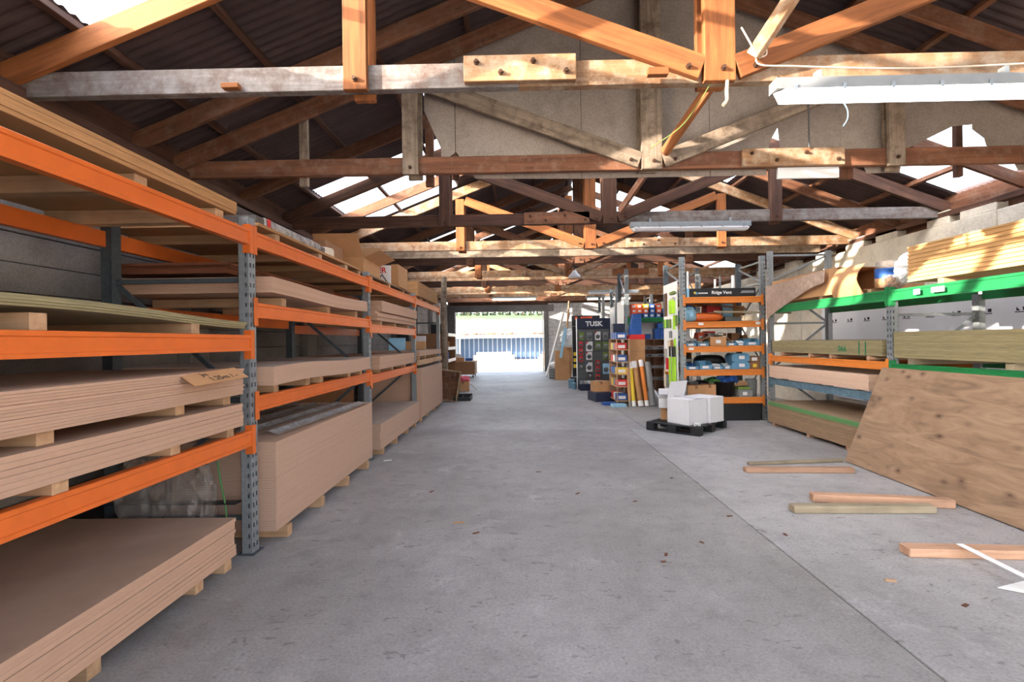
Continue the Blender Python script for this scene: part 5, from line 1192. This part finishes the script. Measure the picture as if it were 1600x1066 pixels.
# ------------------------------------------------------------------ lamps and cables
def lamp_mat(name, col, st):
    m, nt, b = newmat(name); b.inputs['Base Color'].default_value = (.9, .9, .9, 1); b.inputs['Emission Color'].default_value = (*col, 1); b.inputs['Emission Strength'].default_value = st; b.inputs['Roughness'].default_value = .3; return m
M['lamp_on'] = lamp_mat('lamp_diffuser_lit', (1.0, .97, .92), 5.0); M['lamp_warm'] = lamp_mat('lamp_diffuser_warm', (1.0, .80, .55), 4.0)
M['lamp_off'] = plain('lamp_diffuser_unlit', srgb(206,206,212), 0.25, var=.04)
def batten_lamp(label, x0, x1, y, z, mat, slope=0.0, group='batten lamps under the trusses'):
    t = thing('batten_lamp', label, 'lamp', ((x0+x1)/2, y, z), group)
    body = [(-.055, .06), (.055, .06), (.05, .135), (-.05, .135)]; dif = [(-.055, .058), (.055, .058), (.06, .035), (.045, .0), (-.045, .0), (-.06, .035)]
    MB().prism(body, (x0, y, z), (0,1,0), (0,0,1), (x1-x0, 0, slope)).build('housing', M['grey'] if mat != 'lamp_off' else M['galv'], t)
    MB().prism(dif, (x0+.06, y, z), (0,1,0), (0,0,1), (x1-x0-.12, 0, slope)).build('diffuser', M[mat], t)
    for xx, s in ((x0, 1), (x1, -1)):
        zo = z if s > 0 else z+slope
        m = MB(); a = [V((xx+s*.058, y+p[0], zo+p[1])) for p in dif]; c = V((xx, y, zo+.05)); m.add(a+[c], [(i, (i+1)%6, 6) for i in range(6)]); m.build('end_cap', M['white'], t)
    n = 6
    for i in range(n):
        xx = x0+.12+(x1-x0-.24)*i/(n-1); piece('clip', (.02, .006, .04), (xx, y-.063, z+.045+slope*(xx-x0)/(x1-x0)), M['galv'], t)
    for xx in (x0+.3, x1-.3): piece('bracket', (.03, .05, .06), (xx, y, z+.134+slope*(xx-x0)/(x1-x0)), M['galv'], t)
    return t
batten_lamp('lit batten lamp under the nearest truss at the right', 1.74, 3.58, T1-.10, 3.10, 'lamp_on')
batten_lamp('unlit batten lamp hanging under the third truss', 1.72, 3.54, T3-.02, 3.155, 'lamp_off', -.01)
batten_lamp('warm lit batten lamp near the doorway', -1.1, .73, 19.7, 3.155, 'lamp_warm')
batten_lamp('warm lit batten lamp above the far hardware racks', 2.7, 4.5, 19.7, 3.12, 'lamp_warm')
batten_lamp('unlit batten lamp above the dark blue display', 2.5, 4.3, 17.6, 3.15, 'lamp_off')
t = thing('bell_lamp', 'white bell-shaped pendant lamp below the far trusses', 'lamp', (1.42, 12.4, 3.2))
MB().lathe([(.16,0),(.15,.03),(.07,.12),(.04,.17),(.0,.18)], (1.42, 12.4, 3.10), 20).build('shade', M['white'], t); m = MB(); m.tube([(1.42, 12.4, 3.27), (1.42, 12.4, 3.46)], .008, 6); m.build('cord', M['black'], t)
tag(bar('lamp_rail', (1.42, 11.38, 3.47), (1.42, 13.62, 3.47), .03, .05, M['wood_brown']), 'thin timber rail carrying the bell-shaped lamp', 'rail')
def cable(label, pts, r=.005, mat='cable', n=30):
    P = [V(p) for p in pts]; out = []
    for i in range(len(P)-1):
        p0, p1, p2, p3 = P[max(i-1,0)], P[i], P[i+1], P[min(i+2, len(P)-1)]
        for k in range(6):
            u = k/6; out.append(.5*((2*p1)+(-p0+p2)*u+(2*p0-5*p1+4*p2-p3)*u*u+(-p0+3*p1-3*p2+p3)*u**3))
    out.append(P[-1]); m = MB(); m.tube(out, r, 6); return tag(m.build('cable', M[mat]), label, 'cable', 'cables on the trusses')
cable('pale looped cable at the foot of the nearest king post', [(1.53, 3.33, 3.60), (1.60, 3.33, 3.47), (1.63, 3.33, 3.40), (1.70, 3.34, 3.42), (1.68, 3.34, 3.50), (1.64, 3.34, 3.36), (1.9, 3.35, 3.34), (2.6, 3.36, 3.315), (3.3, 3.36, 3.325), (4.2, 3.36, 3.36)], .006)
cable('white ribbon hanging below the nearest king post', [(1.46, 3.40, 3.28), (1.455, 3.40, 3.2), (1.45, 3.39, 3.14), (1.42, 3.38, 3.10)], .012, 'rope')
cable('yellow cord hanging from the nearest king post', [(1.36, 3.44, 3.28), (1.30, 3.5, 3.18), (1.2, 3.6, 3.05), (1.02, 3.75, 2.96)], .003, 'olive')
cable('thin blue wire hanging below the lit lamp', [(2.22, 3.36, 3.10), (2.25, 3.36, 3.04), (2.25, 3.36, 2.98), (2.22, 3.36, 2.93)], .004, 'light_blue')
cable('dark drop rod from the lit lamp to the second truss', [(3.02, 5.10, 4.0), (3.02, 5.10, 3.8), (3.02, 5.10, 3.46)], .008, 'grey_dk')
cable('dark cable across the first rooflight', [(-3.0, 2.9, 3.68), (-2.5, 3.0, 3.87), (-2.0, 3.1, 4.05), (-1.5, 3.2, 4.24)], .012, 'black')
# pale junction board on the second truss
tag(piece('white_board', (.64, .03, .115), (3.06, T2+.03, 3.172), M['white'], c=.003), 'short white board hanging under the second truss at the right', 'board')

# ------------------------------------------------------------------ outside, beyond the doorway
gr = MB(); prof = [(-60, -.06), (25.5, -.06), (30, -.12), (48, -.52), (58, -.52)]
gr.grid([[V((x, y, z)) for x in (-90, 90)] for y, z in prof], False); struct(tag(gr.build('yard_ground', M['yard']), 'pale sunlit gravel yard outside the doorway', 'ground'))
bk = MB(); rows = []
rnd = random.Random(5)
for y, z in ((58, -.52), (60, 1.4), (66, 2.8), (75, 4.3), (84, 5.2)):
    rows.append([V((x, y+rnd.uniform(-.8, .8), z + rnd.uniform(-.15, .15) - .004*x)) for x in range(-60, 61, 4)])
bk.grid(rows, True); struct(tag(bk.build('dry_bank', M['bank']), 'pale dry earth bank behind the open shed', 'bank'))
gm = MB(); rows = []
for y, z in ((84, 5.2), (92, 6.2), (110, 7.6), (140, 9.5)): rows.append([V((x, y, z - .012*x + rnd.uniform(-.1, .1))) for x in range(-60, 61, 4)])
gm.grid(rows, True); struct(tag(gm.build('grass_slope', M['grass']), 'green grass slope above the pale bank', 'grass slope'))
M['leaf'] = plain('tree_leaves', srgb(48,64,40), .8, var=.3, nscale=2.0, objvar=.2)
for i in range(16):
    x = -13 + i*1.55 + rnd.uniform(-.1, .1); y = 98 + rnd.uniform(-2, 2); zb = 6.65 - .012*x
    t = thing('far_tree', 'small green tree %s in the row on the grass slope' % ('at the left end', 'second from the left', 'third from the left', 'fourth from the left', 'fifth from the left', 'sixth from the left', 'seventh from the left', 'eighth from the left', 'eighth from the right', 'seventh from the right', 'sixth from the right', 'fifth from the right', 'fourth from the right', 'third from the right', 'second from the right', 'at the right end')[i], 'tree', (x, y, zb), 'trees on the grass slope')
    m = MB(); m.tube([(x, y, zb-.3), (x, y, zb+.9)], .1, 6); m.build('trunk', M['wood_brown'], t)
    m = MB()
    for k in range(46):
        a, b_ = rnd.uniform(0, 6.3), rnd.uniform(-.9, 1); rr = .5*math.sqrt(1-b_*b_*.8)
        m.obox(Matrix.Translation((x+rr*math.cos(a), y+rr*math.sin(a), zb+.55+.75*b_)) @ Matrix.Rotation(a, 4, 'Z') @ Matrix.Rotation(rnd.uniform(-1, 1), 4, 'X'), .42, .3, .06)
    m.build('crown', M['leaf'], t)
# open shed of steel panels
OS = thing('open_shed', 'open-fronted steel shed with blue ribbed back wall across the yard', 'shed', (-.3, 50, -.52))
M['steel_blue'] = plain('blue_steel_sheet', srgb(70,92,122), .6, var=.08, nscale=1.0); M['steel_pale'] = plain('pale_steel_sheet', srgb(150,164,178), .6, var=.06)
zb = -.5
for i in range(24):
    x = -6.1 + i*.5
    piece('wall_panel', (.4, .05, 2.5), (x, 52.3, zb), M['steel_blue'], OS); piece('wall_rib', (.1, .09, 2.5), (x+.25, 52.27, zb), M['steel_pale'], OS)
piece('roof', (12.6, 3.2, .14), (-.25, 51.0, 2.02), M['steel_pale'], OS, c=.02)
piece('side_wall', (.08, 2.7, 2.5), (-6.45, 51.1, zb), M['steel_pale'], OS); piece('side_wall', (.08, 2.7, 2.5), (5.95, 51.1, zb), M['steel_pale'], OS)
piece('fascia', (12.6, .1, .3), (-.25, 49.42, 1.85), M['cream_conc'], OS)
for i, x in enumerate((6.15, 7.0)):
    piece('open_door', (.78, .08, 2.4), (x+.3, 49.4, zb), M['steel_pale'], OS, rz=.15)
for (x, y, w_, h_, n, ll, gl) in ((-2.6, 50.6, 4.2, .22, 3, 'pale timber pack in the left pile under the open shed', 'left timber pile in the shed'), (3.4, 50.6, 3.0, .22, 3, 'tan timber pack in the right pile under the open shed', 'right timber pile in the shed')):
    for k in range(n): tag(piece('timber_pack', (w_-(.5*k if x > 0 else (.6 if k == 2 else 0)), 1.1, h_+.08), (x, y, zb+k*(h_+.085)), M['pine'], c=.02), ll, 'timber pack', gl)
tag(piece('timber_stack', (6.4, 1.6, .42), (2.2, 33.5, -.2), M['pine'], c=.02, rz=-.03), 'long low pale timber stack in the sunny yard', 'timber stack')
for i in range(26):
    x = -6 + i*.47; r = rnd.uniform(.14, .26)
    soft('rubble_stone', 'brown rubble stone lying along the roof line of the open shed', 'rubble', x, 52.0+rnd.uniform(0, .4) - 1.2, 2.161, r*2.2, r*1.2, r, 'wood_brown', 0, .2, 60+i, group='rubble along the shed roof')
t = thing('retaining_wall', 'sunlit block retaining wall right of the open shed', 'retaining wall', (11, 53, zb))
for r_ in range(6):
    for c in range(8): piece('block', (.96, .4, .36), (8.4+c+(.5 if r_ % 2 else 0), 53, zb+r_*.37), M['cream_conc'], t, c=.01)
